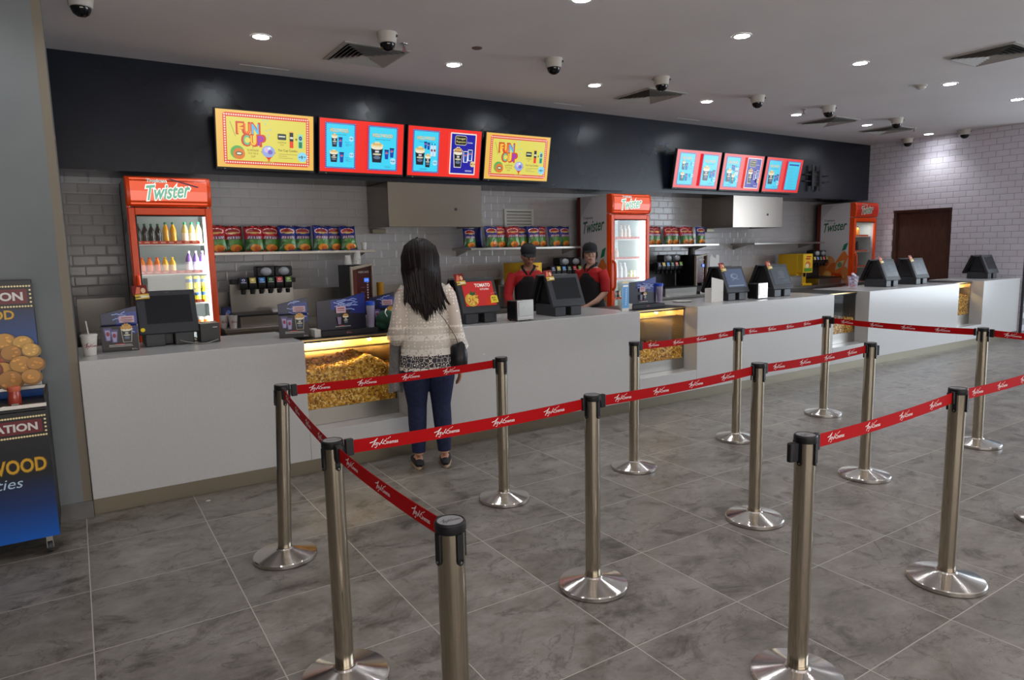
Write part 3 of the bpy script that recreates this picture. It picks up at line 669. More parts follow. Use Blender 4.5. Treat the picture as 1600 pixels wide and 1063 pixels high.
# ================================================================== menu screens
SW, SH = 0.93, 0.535
def bulbs(x0, z0, x1, z1, nx, nz):
    P = []
    for k in range(nx): P += [(x0+(x1-x0)*k/(nx-1), z0), (x0+(x1-x0)*k/(nx-1), z1)]
    for k in range(1, nz-1): P += [(x0, z0+(z1-z0)*k/(nz-1)), (x1, z0+(z1-z0)*k/(nz-1))]
    return P
def art_funcup(a, w, h):
    a.rect(0, 0, w, h, (236, 186, 86))
    a.rrect(.065*w, .055*h, .955*w, .955*h, .03, (218, 66, 40)); a.dots(bulbs(.083*w, .09*h, .937*w, .92*h, 38, 20), .0078, (255, 226, 214))
    a.rect(.10*w, .125*h, .92*w, .885*h, (224, 213, 92))
    for t, x, z, W, H in (('FUN', .205, .60, .22, .19), ('CUP', .255, .40, .225, .185)):
        a.text(t, x*w-.014, z*h-.012, W*w+.028, H*h+.024, (206, 70, 30), .06)
    for t, x, z, W, c in (('F', .21, .605, .055, (250, 190, 60)), ('U', .275, .605, .06, (250, 120, 40)), ('N', .35, .605, .07, (70, 190, 236)), ('C', .262, .405, .062, (96, 190, 140)), ('U', .335, .405, .06, (250, 190, 60)), ('P', .408, .405, .06, (150, 50, 190))):
        a.text(t, x*w, z*h, W*w, .175*h, c, .03)
    a.line([(.135*w, .80*h), (.185*w, .55*h)], .004, (110, 110, 40))
    for x, z in ((.47, .86), (.49, .80), (.51, .87), (.50, .68), (.52, .60), (.54, .70), (.505, .55)): a.dots([(x*w, z*h)], .008, (150, 210, 200))
    a.ell(.20*w, .27*h, .07*w, .12*h, (92, 170, 84)); a.ell(.215*w, .245*h, .06*w, .10*h, (222, 120, 44)); a.ell(.215*w, .25*h, .035*w, .035*h, (40, 90, 70)); a.ell(.215*w, .25*h, .025*w, .018*h, (230, 230, 200))
    for t, z, W in (('A', .355, .012), ('SURPRISE', .30, .115), ('TOY IN A', .245, .105), ('CUP', .19, .045)):
        a.text(t, (.355-W/2)*w, z*h, W*w, .035*h, (120, 90, 30))
    a.ell(.51*w, .05*h+.065*h, .06*w, .018*h, (206, 150, 60))
    a.poly([(.435*w, .30*h), (.59*w, .30*h), (.525*w, .17*h), (.505*w, .17*h)], (214, 40, 30)); a.rect(.505*w, .13*h, .525*w, .17*h, (230, 110, 40))
    a.ell(.512*w, .31*h, .068*w, .105*h, (150, 170, 220)); a.ell(.495*w, .34*h, .03*w, .05*h, (210, 190, 230)); a.ell(.53*w, .30*h, .025*w, .04*h, (120, 100, 190)); a.ell(.52*w, .37*h, .015*w, .02*h, (236, 244, 250))
    a.rrect(.61*w, .535*h, .70*w, .645*h, .01, (40, 60, 50)); a.rect(.62*w, .585*h, .69*w, .605*h, (236, 232, 210))
    a.text('SURPRISE', .61*w, .475*h, .09*w, .028*h, (120, 90, 30)); a.text('TOY', .635*w, .43*h, .04*w, .028*h, (120, 90, 30))
    a.ell(.755*w, .68*h, .025*w, .03*h, (240, 190, 90)); a.rect(.735*w, .50*h, .775*w, .68*h, (28, 30, 44)); a.rect(.735*w, .40*h, .775*w, .52*h, (230, 60, 30)); a.rect(.738*w, .565*h, .772*w, .60*h, (220, 220, 220))
    a.text('+', .795*w, .535*h, .022*w, .05*h, (60, 50, 20), .03)
    a.rrect(.825*w, .40*h, .875*w, .66*h, .006, (150, 216, 190)); a.rect(.832*w, .41*h, .868*w, .52*h, (20, 130, 90)); a.ell(.85*w, .585*h, .018*w, .04*h, (30, 70, 130)); a.text('+', .842*w, .575*h, .012*w, .02*h, (230, 230, 230))
    a.text('Fun Cup Combo', .615*w, .315*h, .20*w, .055*h, (70, 60, 30), .008)
    for k, W in enumerate((.20, .09, .15)): a.rect(.615*w, (.275-.035*k)*h, (.615+W)*w, (.283-.035*k)*h, (150, 140, 90))
    a.ell(.868*w, .245*h, .052*w, .09*h, (140, 216, 240)); a.text('RM', .828*w, .225*h, .02*w, .028*h, (20, 50, 90), .02); a.text('9', .852*w, .205*h, .022*w, .065*h, (20, 50, 90), .03); a.text('.90', .880*w, .23*h, .024*w, .028*h, (20, 50, 90), .02)
def panel(a, x0, z0, x1, z1, inner=(62, 212, 246), frame=(44, 40, 150), bulb=(214, 236, 252)):
    a.rrect(x0, z0, x1, z1, .008, frame); a.dots(bulbs(x0+.008, z0+.008, x1-.008, z1-.008, 19, 24), .0042, bulb, 6); a.rect(x0+.016, z0+.016, x1-.016, z1-.016, inner)
def holly(a, x, z, W, sub):
    a.text('HOLLYWOOD', x-.004, z-.004, W+.008, .042, (150, 110, 60), .03); a.text('HOLLYWOOD', x, z, W, .036, (252, 224, 150), .012)
    a.text(sub, x+.12*W, z-.034, W*.78, .017, (30, 60, 120))
def price(a, x, z, r, t, c=(170, 226, 250)):
    a.ell(x, z, r, r, c); a.text('RM', x-.85*r, z-.1*r, .4*r, .3*r, (20, 50, 90), .02); a.text(t, x-.35*r, z-.3*r, .75*r, .6*r, (20, 50, 90), .02); a.text('.90', x+.45*r, z-.1*r, .4*r, .3*r, (20, 50, 90), .02)
RED_ = (240, 44, 34)
def p_set(a, x0, x1, z0, z1):
    panel(a, x0, z0, x1, z1); w = x1-x0
    holly(a, x0+.17*w, z1-.095, .58*w, 'Popcorn Set')
    a.popcorn_cup(x0+.30*w, z0+.22, .062, .135); a.soda_cup(x0+.49*w, z0+.22, .042, .10); price(a, x0+.84*w, z0+.31, .027, '9')
    a.popcorn_cup(x0+.27*w, z0+.065, .085, .125); a.soda_cup(x0+.52*w, z0+.065, .047, .105); price(a, x0+.84*w, z0+.145, .027, '11')
    for k, zz in enumerate((.255, .245, .235, .10, .09, .08)): a.rect(x0+.64*w, z0+zz, x0+(.74+.1*(k % 2))*w, z0+zz+.003, (60, 120, 170))
    a.text('Regular', x0+.62*w, z0+.268, .15*w, .012, (40, 90, 150)); a.text('Large', x0+.62*w, z0+.112, .12*w, .012, (40, 90, 150))
def p_large(a, x0, x1, z0, z1):
    panel(a, x0, z0, x1, z1); w = x1-x0
    holly(a, x0+.16*w, z1-.115, .66*w, 'Popcorn Large Combo')
    a.popcorn_cup(x0+.30*w, z0+.085, .135, .215); a.soda_cup(x0+.80*w, z0+.145, .05, .10); a.soda_cup(x0+.62*w, z0+.125, .05, .10); price(a, x0+.84*w, z0+.105, .034, '14')
    for k in range(3): a.rect(x0+.55*w, z0+(.05-.008*k), x0+(.75)*w, z0+.0525-.008*k, (60, 120, 170))
def p_family(a, x0, x1, z0, z1):
    panel(a, x0, z0, x1, z1); w = x1-x0
    holly(a, x0+.16*w, z1-.105, .66*w, 'Popcorn Family Combo')
    for k, (dx, dz) in enumerate(((.47, .265), (.58, .255))): a.soda_cup(x0+dx*w, z0+dz, .034, .075)
    for dx in (.70, .81):
        a.rrect(x0+dx*w-.016, z0+.185, x0+dx*w+.016, z0+.305, .01, (206, 226, 240)); a.ell(x0+dx*w, z0+.25, .012, .014, (150, 40, 70)); a.rect(x0+dx*w-.006, z0+.305, x0+dx*w+.006, z0+.325, (40, 80, 180))
    a.popcorn_cup(x0+.26*w, z0+.085, .115, .20); a.popcorn_cup(x0+.55*w, z0+.062, .07, .15); price(a, x0+.82*w, z0+.115, .030, '24')
    for k in range(3): a.rect(x0+.26*w, z0+(.045-.007*k), x0+.52*w, z0+.0475-.007*k, (60, 120, 170))
def p_blue(a, x0, x1, z0, z1):
    a.rrect(x0, z0, x1, z1, .01, (240, 222, 214)); a.rect(x0+.014, z0+.014, x1-.014, z1-.014, (24, 20, 160)); w = x1-x0
    a.rrect(x0+.17*w, z1-.135, x0+.62*w, z1-.03, .025, (240, 232, 206)); a.rrect(x0+.18*w, z1-.130, x0+.61*w, z1-.035, .022, (24, 26, 20))
    a.text('Nougat', x0+.22*w, z1-.078, .35*w, .028, (226, 216, 140), .01); a.text('Popcorn', x0+.22*w, z1-.115, .35*w, .028, (226, 216, 140), .01); a.text('Combo', x0+.65*w, z1-.11, .2*w, .018, (240, 240, 240))
    for cx, W, H, zz in ((.30, .105, .215, .085), ):
        a.popcorn_cup(x0+cx*w, z0+zz-.008, W+.014, H+.016, (236, 226, 220), (236, 226, 220)); a.popcorn_cup(x0+cx*w, z0+zz, W, H, (20, 22, 28), (170, 110, 60))
    for cx, zz in ((.76, .165), (.58, .145)):
        a.rrect(x0+cx*w-.030, z0+zz-.006, x0+cx*w+.030, z0+zz+.122, .006, (236, 236, 240)); a.soda_cup(x0+cx*w, z0+zz, .048, .115)
    a.ell(x0+.86*w, z0+.125, .033, .033, (226, 200, 140)); a.text('RM 16', x0+.76*w, z0+.118, .2*w, .015, (60, 40, 20), .02)
    for k in range(2): a.rect(x0+.58*w, z0+(.048-.01*k), x0+.84*w, z0+.052-.01*k, (220, 220, 240))
def p_list(a, x0, x1, z0, z1):
    panel(a, x0, z0, x1, z1); w = x1-x0
    a.rect(x0+.12*w, z1-.07, x0+.88*w, z1-.045, (24, 70, 170))
    for k in range(22): a.rect(x0+.12*w, z1-.10-.016*k, x0+(.45+.25*((k*7) % 3)/2)*w, z1-.097-.016*k, (60, 150, 190)); a.rect(x0+.80*w, z1-.10-.016*k, x0+.88*w, z1-.097-.016*k, (60, 150, 190))
def art_two(pa, pb):
    def f(a, w, h):
        a.rect(0, 0, w, h, RED_); pa(a, .06*w, .415*w, .065*h, .935*h); pb(a, .55*w, .915*w, .065*h, .935*h)
    return f
def menu_screen(x, label, art, e=1.0):
    t = thing('menu_screen', label, 'screen', (x, 7.08, 2.955), group='hanging menu screens on the dark fascia')
    tilt = math.atan2(0.10, 0.53)
    Mt = Matrix.Rotation(tilt, 4, 'X')
    b = MB(); b.box(-.012, SW+.012, 0.0, .045, -SH-.022, .010, M_BLACK, Mt)
    b.box(.06, .075, -.002, 0.0, -SH-.018, -SH-.013, M_WHITEP, Mt); b.build('panel_case', t, bevel=0.003)
    a = Art(e); art(a, SW, SH)
    a.v = [tuple(Mt @ (Vector(v)+Vector((0, -0.0005, -SH)))) for v in a.v]
    a.build('display', t, smooth=0, label='lit menu picture')
    b = MB(); b.box(SW/2-.2, SW/2+.2, .045, .075, -SH*.75, -SH*.25, M_DARK, Mt)
    p = Mt @ Vector((SW/2, .075, -SH*.5))
    b.box(SW/2-.10, SW/2+.10, p.y-.01, YB-7.08-.001, p.z-.1, p.z+.1, M_DARK); b.build('mount', t)
menu_screen(1.262, 'leftmost yellow menu screen reading FUN CUP above the first cooler', art_funcup)
menu_screen(2.258, 'red menu screen with two blue HOLLYWOOD panels, left of the first hood', art_two(p_set, p_large))
menu_screen(3.248, 'red menu screen with one blue and one navy panel above the first hood', art_two(p_family, p_blue))
menu_screen(4.248, 'smaller-looking yellow FUN CUP menu screen, fourth in the near row', art_funcup)
menu_screen(7.432, 'leftmost of the three far red menu screens', art_two(p_set, p_large), 0.88)
menu_screen(8.438, 'middle of the three far red menu screens with washed out navy panel', art_two(p_family, p_blue), 0.88)
menu_screen(9.448, 'rightmost of the three far red menu screens with a list panel', art_two(p_large, p_list), 0.88)
# empty bracket right of the far screens
t = thing('screen_bracket', 'empty black screen bracket on the dark fascia right of the far screens', 'wall bracket', (11.0, YB, 2.70))
b = MB(); b.box(-.14, .08, -.03, -.001, -.13, .12, M_BLACK); b.build('wall_plate', t, bevel=.003)
b = MB(); b.box(-.33, .36, -.05, -.031, .045, .065, M_BLACK); b.box(-.33, .36, -.05, -.031, -.065, -.045, M_BLACK); b.build('cross_rail', t, bevel=.002)
for x in (-.14, .08):
    b = MB(); b.box(x-.03, x+.03, -.07, -.051, -.22, .22, M_BLACK); b.build('arm', t, bevel=.003)
b = MB(); b.tube([(.11, -.04, -.05), (.13, -.05, -.14), (.11, -.045, -.2)], .008, M_BLACK); b.build('cable', t)

# ================================================================== coolers
def twister(a, x, z, w, c1, halo=None, top=None):
    h = w*0.36
    if halo: a.text('Twister', x-.03*w, z-.07*h, w*1.06, h*1.14, halo, .07, .5, 6); a.text('Tropicana', x, z+h*1.16, w*.46, h*.30, halo, .05)
    a.text('Twister', x, z, w, h, c1, .02, .5, 6); a.text('Tropicana', x+.0*w, z+h*1.18, w*.44, h*.26, top or (20, 90, 70), .015)
def cooler(x0, label, lit, W=0.70, H=2.29, stripe=False):
    t = thing('drinks_cooler', label, 'drinks cooler', (x0, 7.05, 0), group='orange glass-door drinks coolers')
    D = 0.62; b = MB()
    b.box(0, .03, .002, D, 0.10, H, M_PANEL); b.box(W-.03, W, .002, D, 0.10, H, M_PANEL); b.box(.03, W-.03, D-.03, D, .10, H, M_LINER); b.box(.03, W-.03, .002, D-.03, H-.03, H, M_PANEL)
    b.box(.03, W-.03, .002, D-.03, .10, .30, M_ORANGE); b.box(.03, W-.03, .05, D-.03, 1.985, 2.0, M_LINER)
    b.box(.0302, .034, .05, D-.03, .30, 1.985, M_LINER); b.box(W-.034, W-.0302, .05, D-.03, .30, 1.985, M_LINER)
    b.build('cabinet', t)
    b = MB(); b.box(-.004, W+.004, D+.001, D+.075, .02, H, M_ORANGE_D); b.build('back_housing', t, bevel=.01)
    for fx in (.04, W-.12):
        for fy in (.06, D-.14):
            b = MB(); b.box(fx, fx+.08, fy, fy+.08, 0, .10, M_BLACK); b.build('foot', t)
    b = MB(); b.box(-.002, .018, -.001, .055, .10, 2.03, M_ORANGE); b.box(W-.018, W+.002, -.001, .055, .10, 2.03, M_ORANGE); b.build('front_trim', t)
    # header with bowed lit sign
    z0, z1 = 2.03, H+.003
    b = MB(); P = [(-.03, z0), (-.055, z0+.04), (-.064, (z0+z1)/2), (-.055, z1-.04), (-.03, z1), (.06, z1), (.06, z0)]
    b.prismx(P, -.004, W+.004, M_ORANGE); hd = b.build('header', t, bevel=.012)
    a = Art(0.95 if lit > .3 else 0.0, .3)
    bw, bh = W-.07, z1-z0-.03
    c = (246, 104, 72) if lit > .3 else (196, 40, 26)
    n = 8; rows = [(0, -.040), (.15, -.0565), (.5, -.0655), (.85, -.0565), (1, -.040)]
    for (f0, y0), (f1, y1) in zip(rows[:-1], rows[1:]):
        a.add([(.035, y0-.0015, z0+.015+bh*f0), (.035+bw, y0-.0015, z0+.015+bh*f0), (.035+bw, y1-.0015, z0+.015+bh*f1), (.035, y1-.0015, z0+.015+bh*f1)], [(0, 1, 2, 3)], a.M(c))
    s = Art(1.1 if lit > .3 else 0.0, .3)
    twister(s, .165, z0+.045, .37, (110, 176, 150) if lit > .3 else (60, 110, 80), (255, 250, 240), (50, 110, 100))
    if stripe: s.poly([(.33, z1-.02), (.37, z1-.02), (.60, z1-.085), (.585, z1-.095)], (70, 34, 60))
    for v in s.v: a.v.append((v[0], v[1]-.0668, v[2]))
    o = len(a.v)-len(s.v)
    for f, m in zip(s.f, s.m): a.f.append(tuple(k+o for k in f)); a.m.append(a.mi(s.mats[m]))
    a.build('header_sign', hd, smooth=0, label='orange sign lettered Tropicana Twister')
    # side artwork
    a = Art(0, .35); a.rect(.0, 0.12, D-.02, H-.02, (206, 203, 208))
    a.poly([(.0, H-.02), (.25, H-.02), (.08, H-.2), (.0, H-.3)], (188, 184, 190))
    twister(a, .06, 1.77, .46, (34, 96, 60), None, (24, 60, 50))
    a.ell(.12, 1.10, .14, .20, (214, 132, 70)); a.ell(.20, 1.22, .10, .12, (226, 150, 96)); a.ell(.30, 1.02, .16, .2, (204, 100, 40)); a.ell(.12, 1.22, .07, .07, (196, 96, 60)); a.ell(.5, 1.02, .07, .13, (206, 130, 80))
    bt = [(.30, .98), (.46, 1.08), (.56, 1.33), (.49, 1.43), (.44, 1.41), (.31, 1.22)]
    a.poly(bt, (222, 120, 52)); a.poly([(.31, 1.08), (.44, 1.14), (.49, 1.27), (.35, 1.22)], (190, 200, 172)); a.ell(.40, 1.18, .045, .05, (110, 140, 100)); a.poly([(.43, 1.43), (.51, 1.46), (.545, 1.58), (.47, 1.55)], (24, 118, 84))
    a.poly([(.10, .62), (.38, .62), (.46, .98), (.14, .98)], (220, 86, 24)); a.ell(.30, .98, .16, .05, (206, 60, 16)); a.ell(.16, .98, .09, .09, (232, 160, 70)); a.ell(.16, .98, .07, .07, (240, 190, 110))
    for k in range(9): a.ell(.05+.06*k, .92+.05*math.sin(k*2.1), .035, .03, (224, 150, 90))
    Ms = Matrix.Translation((-.0006, D-.01, 0)) @ Matrix.Rotation(R(-90), 4, 'Z')
    a.v = [tuple(Ms @ Vector(v)) for v in a.v]; a.build('side_graphic', t, smooth=0, label='white side panel printed with green lettering and orange juice')
    # door
    zb, zt = .12, 2.015
    b = MB(); f = .058
    b.box(.004, f, -.035, -.002, zb, zt, M_ORANGE); b.box(W-f, W-.004, -.035, -.002, zb, zt, M_ORANGE); b.box(f, W-f, -.035, -.002, zt-.065, zt, M_ORANGE); b.box(f, W-f, -.035, -.002, zb, zb+.09, M_ORANGE)
    b.box(f-.0005, f+.012, -.030, -.004, zb+.09, zt-.065, M_BLACK); b.box(f+.012, W-f, -.030, -.004, zt-.077, zt-.065, M_BLACK)
    dr_ = b.build('door', t, bevel=.006)
    b = MB(); b.box(f+.012, W-f, -.022, -.016, zb+.09, zt-.077, M_GLASS); b.build('door_glass', dr_, smooth=0)
    b = MB(); b.tube([(.034, -.034, 1.40), (.034, -.075, 1.36), (.034, -.085, 1.20), (.034, -.075, 1.04), (.034, -.034, 1.0)], .017, M_ORANGE, 10); b.build('handle', dr_)
    shz = (1.688, 1.412, 1.13, .86, .58)
    for k, z in enumerate(shz):
        b = MB(); b.box(.036, W-.036, .055, D-.05, z-.012, z, M_WHITEP); sh = b.build('shelf', t, bevel=.002)
        a = Art(0, .5); a.rect(.045, z+.001, W-.11, z+.030, (196, 52, 34))
        for q in range(8): a.rect(.055+q*.067, z+.010, .095+q*.067, z+.022, (226, 170, 140))
        a.v = [(x, y+.054, zz) for x, y, zz in a.v]; a.build('price_strip', sh, smooth=0)
    if lit and lit < .3: add_light('cooler_strip_and_fill', 'AREA', (x0+W/2, 7.05+.10, 1.93), 2.0, (1, .95, .9), (0, 0, 0), shape='RECTANGLE', size=.4, size_y=.05)  # faint fill added so the drinks in the unlit cooler show
    elif lit:
        b = MB(); b.box(W-.075, W-.038, .012, .046, .32, 1.95, M_LED if lit > .6 else mat('dim_led', (255, 255, 255), emit=1.0)); b.build('light_strip', t, label='white vertical light strip')
        add_light('cooler_strip_and_fill', 'AREA', (x0+W-.06, 7.05+.06, 1.15), 11*lit, (.95, 1, 1), (R(90), 0, R(48)), shape='RECTANGLE', size=.05, size_y=1.6)
    return t
cooler(.452, 'orange drinks cooler at the left with the brightly lit sign', 1.0, stripe=True)
cooler(6.115, 'orange drinks cooler in the middle behind the two workers, white side panel', 1.0, W=.71)
cooler(11.84, 'orange drinks cooler at far right beside the tiled end wall, unlit inside', 0.12, W=.72)

# ------------------------------------------------------------------ bottles and cans
def bottle_proto(h, r, body, cap, lab=None, kind='pet'):
    b = MB(); parts = []
    m = mat('drink_%02x%02x%02x' % body, body, .15, spec=.6)
    mc = mat('cap_%02x%02x%02x' % cap, cap, .4)
    b.lathe([(r*.9, 0), (r, .04*h), (r*.97, .25*h), (r*.88, .38*h), (r*.98, .52*h), (r, .60*h), (r*.75, .74*h), (r*.40, .86*h), (r*.36, .90*h)], m, 16)
    root = b.build('bottle')
    c = MB(); c.lathe([(r*.42, .895*h), (r*.44, .90*h), (r*.44, .985*h), (r*.38, h)], mc, 14); c.build('cap', root)
    if lab:
        l = MB(); l.lathe([(r*1.0, .12*h), (r*1.015, .13*h), (r*.93, .37*h), (r*.99, .50*h), (r*.98, .51*h)], mat('label_%02x%02x%02x' % lab, lab, .5), 16, cap=False); l.build('paper_label', root)
    return root
def row(proto, xs, y, z, labels, cat, group, first):
    for k, x in enumerate(xs):
        o = proto if (first and k == 0) else copy_tree(proto)
        o.location = (x, y, z); o.rotation_euler = (0, 0, random.random()*6)
        tag(o, labels[k], cat, group)
W5 = ['leftmost', 'second', 'third', 'fourth', 'fifth']
G1 = 'bottles in the left cooler'
row(bottle_proto(.19, .026, (30, 20, 26), (24, 96, 60)), (.535, .590, .645, .700), 7.20, 1.689, [f'{w_} dark juice bottle with green cap, top shelf of the left cooler' for w_ in W5[:4]], 'bottle', G1, True)
row(bottle_proto(.205, .0285, (222, 160, 30), (30, 130, 80)), (.765, .828), 7.20, 1.689, ['amber juice bottle with green cap right of the dark bottles', 'second amber juice bottle with green cap, beside an empty gap'], 'bottle', G1, True)
row(bottle_proto(.205, .0285, (226, 206, 120), (34, 170, 100), (236, 228, 196)), (.930, .990, 1.050), 7.20, 1.689, [f'{w_} pale yellow drink bottle at right of the cooler top shelf' for w_ in ('leftmost', 'middle', 'rightmost')], 'bottle', G1, True)
row(bottle_proto(.155, .030, (236, 120, 30), (230, 100, 30), (224, 110, 60)), (.545, .608, .672), 7.20, 1.413, [f'{w_} small orange juice bottle on the second cooler shelf' for w_ in W5[:3]], 'bottle', G1, True)
row(bottle_proto(.155, .030, (236, 178, 40), (232, 190, 60), (226, 180, 100)), (.738, .800), 7.20, 1.413, ['small yellow juice bottle beside the three orange ones', 'second small yellow juice bottle, next to the gap'], 'bottle', G1, True)
row(bottle_proto(.21, .029, (120, 90, 160), (206, 200, 216), (214, 206, 226)), (.945, 1.008, 1.068), 7.20, 1.413, [f'{w_} purple and white bottle at right of the second cooler shelf' for w_ in ('leftmost', 'middle', 'rightmost')], 'bottle', G1, True)
def can_proto(h, r, body, mark):
    b = MB(); b.lathe([(r*.82, 0), (r, .05*h), (r, .92*h), (r*.85, .985*h)], mat('can_%02x%02x%02x' % body, body, .25, .3), 18); root = b.build('drink_can')
    c = MB(); c.lathe([(r*.85, .985*h), (r*.86, h), (r*.78, h), (r*.76, .98*h), (0, .98*h)], M_STEEL, 16, cap=False); c.build('can_end', root)
    l = MB(); l.lathe([(r*1.003, .52*h), (r*1.012, .54*h), (r*1.012, .76*h), (r*1.003, .78*h)], mat('band_%02x%02x%02x' % mark, mark, .4), 18, cap=False); l.build('printed_band', root)
    return root
cp = can_proto(.125, .0305, (222, 214, 60), (60, 90, 150))
row(cp, (.928, .999, 1.070), 7.20, 1.131, [f'{w_} yellow can in the lower layer on the third cooler shelf' for w_ in ('leftmost', 'middle', 'rightmost')], 'drink can', 'cans in the left cooler', True)
row(cp, (.930, 1.001, 1.072), 7.20, 1.2565, [f'{w_} yellow can stacked on top, third cooler shelf' for w_ in ('leftmost', 'middle', 'rightmost')], 'drink can', 'cans in the left cooler', False)
cg = can_proto(.115, .031, (150, 150, 146), (190, 60, 50))
row(cg, (.535, .610, .685, .760, .835), 7.20, 1.131, [f'{w_} silver can top showing just above the left sales terminal' for w_ in W5], 'drink can', 'cans in the left cooler', True)
co = can_proto(.125, .0305, (226, 214, 200), (224, 100, 40))
row(co, (1.003, 1.070), 7.20, .861, ['white can with orange band, right of the left sales terminal', 'second white can with orange band beside the cooler light strip'], 'drink can', 'cans in the left cooler', True)
G2 = 'drinks in the middle cooler'
row(bottle_proto(.19, .030, (214, 214, 206), (206, 196, 180), (226, 216, 204)), (6.45, 6.52, 6.59), 7.20, 1.689, [f'{w_} pale bottle on the top shelf of the middle cooler' for w_ in ('leftmost', 'middle', 'rightmost')], 'bottle', G2, True)
row(bottle_proto(.155, .030, (222, 196, 170), (226, 206, 190), (230, 216, 204)), (6.30, 6.37), 7.20, 1.413, ['small pale peach bottle, left one on the second shelf of the middle cooler', 'small pale peach bottle, right one on the second shelf of the middle cooler'], 'bottle', G2, True)
row(bottle_proto(.23, .033, (206, 214, 216), (226, 226, 230), (216, 222, 226)), (6.36, 6.44, 6.52), 7.20, 1.131, [f'{w_} tall clear bottle on the third shelf of the middle cooler' for w_ in ('leftmost', 'middle', 'rightmost')], 'bottle', G2, True)
row(can_proto(.115, .031, (190, 196, 120), (226, 226, 200)), (6.62, 6.69), 7.20, 1.131, ['greenish can on the third shelf of the middle cooler', 'greenish can beside the light strip of the middle cooler'], 'drink can', G2, True)
cd = can_proto(.115, .031, (96, 104, 100), (160, 130, 120))
row(cd, (6.26, 6.33, 6.40), 7.20, .861, [f'{w_} grey can on the fourth shelf of the middle cooler' for w_ in ('leftmost', 'middle', 'rightmost')], 'drink can', G2, True)
G3 = 'drinks in the far right cooler'
row(bottle_proto(.19, .030, (206, 130, 50), (60, 50, 40)), (12.02, 12.10, 12.18, 12.26), 7.20, 1.689, [f'{w_} amber bottle on the top shelf of the far right cooler' for w_ in W5[:4]], 'bottle', G3, True)
row(bottle_proto(.19, .030, (70, 50, 60), (40, 40, 40)), (12.02, 12.10, 12.18, 12.26), 7.20, 1.413, [f'{w_} dark bottle on the second shelf of the far right cooler' for w_ in W5[:4]], 'bottle', G3, True)
row(bottle_proto(.19, .030, (90, 110, 84), (60, 70, 60)), (12.04, 12.13, 12.22), 7.20, 1.131, [f'{w_} greenish bottle on the third shelf of the far right cooler' for w_ in W5[:3]], 'bottle', G3, True)

# ------------------------------------------------------------------ snack bags on the shelves
def snack_bag(base, seed):
    nu, nv = 28, 40; w, h = .202, .275; rnd = random.Random(seed)
    C = lambda c: mat('foil_%02x%02x%02x' % c, c, .28, spec=.7)
    Rd, Bl, Gr, Gr2, Or, Or2, Wh, Pu, Ov, Dk, Sk = (176, 20, 24), (26, 34, 120), (70, 128, 40), (34, 84, 36), (226, 140, 40), (196, 96, 34), (236, 232, 228), (110, 40, 100), (150, 26, 24), (60, 18, 24), (206, 170, 90)
    B = Rd if base == 'red' else Bl
    def colour(u, v):
        if v > .955 or v < .03: return Dk if base == 'red' else (16, 20, 66)
        e = ((u-.5)/.40)**2 + ((v-.775)/.125)**2
        if e < .62: return Ov if v > .74 else Sk
        if e < 1.0 and v > .70 - .0: return Wh if e > .82 else (214, 60, 40)
        if .47 < v < .60 and .14 < u < .88: 
            return Wh if (abs(v-.56) < .018 and int(u*22) % 3) or (abs(v-.515) < .018 and int(u*20+1) % 3) else Pu
        if v < .30 and ((u-.58)/.30)**2 + ((v-.15)/.13)**2 < 1: return Or2 if ((u-.66)/.18)**2 + ((v-.12)/.08)**2 < 1 else Or
        if v < .47: return Gr if (u > .25 and v > .2) else Gr2
        return B
    mb = MB(); vs = []
    def P(u, v, side):
        pu, pv = math.sin(PI*min(max(u, 0), 1))**.55, math.sin(PI*min(max((v-.05)/.90, 0), 1))**.45
        th = .036*pu*pv; wx = (u-.5)*w*(1-.07*pv*math.sin(PI*v))
        wr = .004*noise.noise(Vector((u*7+seed*3, v*9, side*2)))*pu
        zz = v*h + .006*math.sin((u-.5)*6+seed)*(v > .9)
        return (wx, side*(th+wr)+.0, zz)
    for side in (-1, 1):
        o = len(mb.v); 
        for j in range(nv+1):
            for i in range(nu+1): mb.v.append(P(i/nu, j/nv, side))
        for j in range(nv):
            for i in range(nu):
                c = colour((i+.5)/nu, (j+.5)/nv) if side < 0 else B
                mb.f.append((o+j*(nu+1)+i, o+j*(nu+1)+i+1, o+(j+1)*(nu+1)+i+1, o+(j+1)*(nu+1)+i)); mb.m.append(mb.mi(C(c)))
    bm = bmesh.new()
    o = mb.build('snack_bag', smooth=0); bm.from_mesh(o.data); bmesh.ops.remove_doubles(bm, verts=bm.verts, dist=.0002); bmesh.ops.recalc_face_normals(bm, faces=bm.faces)
    for f in bm.faces: f.smooth = True
    bm.to_mesh(o.data); bm.free()
    return o
BAGS = {'red': [snack_bag('red', 1), snack_bag('red', 2)], 'blue': [snack_bag('blue', 3), snack_bag('blue', 4)]}
used = set()
def bags(xs, cols, y, where, group, turn=None):
    cnt = {'red': 0, 'blue': 0}
    for k, (x, c) in enumerate(zip(xs, cols)):
        p = BAGS[c][k % 2]
        o = p if (c, k % 2) not in used else p.copy()
        if (c, k % 2) in used: COL.objects.link(o)
        used.add((c, k % 2))
        o.location = (x, y + (0.062 if k % 2 else 0), 1.6055); o.rotation_euler = (R(-4-2*(k % 3)), R(random.uniform(-3, 3)), R(random.uniform(-9, 9)))
        if turn and k in turn: o.rotation_euler = (R(-4), 0, R(turn[k]))
        if 4.2 < x < 4.35: o.scale = (1, 1, .9)
        n = cols.count(c); nm = ORD[cnt[c]] if n > 1 else 'only'
        cnt[c] += 1
        tag(o, f'{nm} {c} snack bag from the left, on the shelf {where}', 'snack bag', group)
bags([1.27, 1.45, 1.635, 1.81, 1.985, 2.17, 2.352, 2.53, 2.675], ['red']*4+['blue']*5, 7.57, 'by the left cooler', 'snack bags on the left shelf')
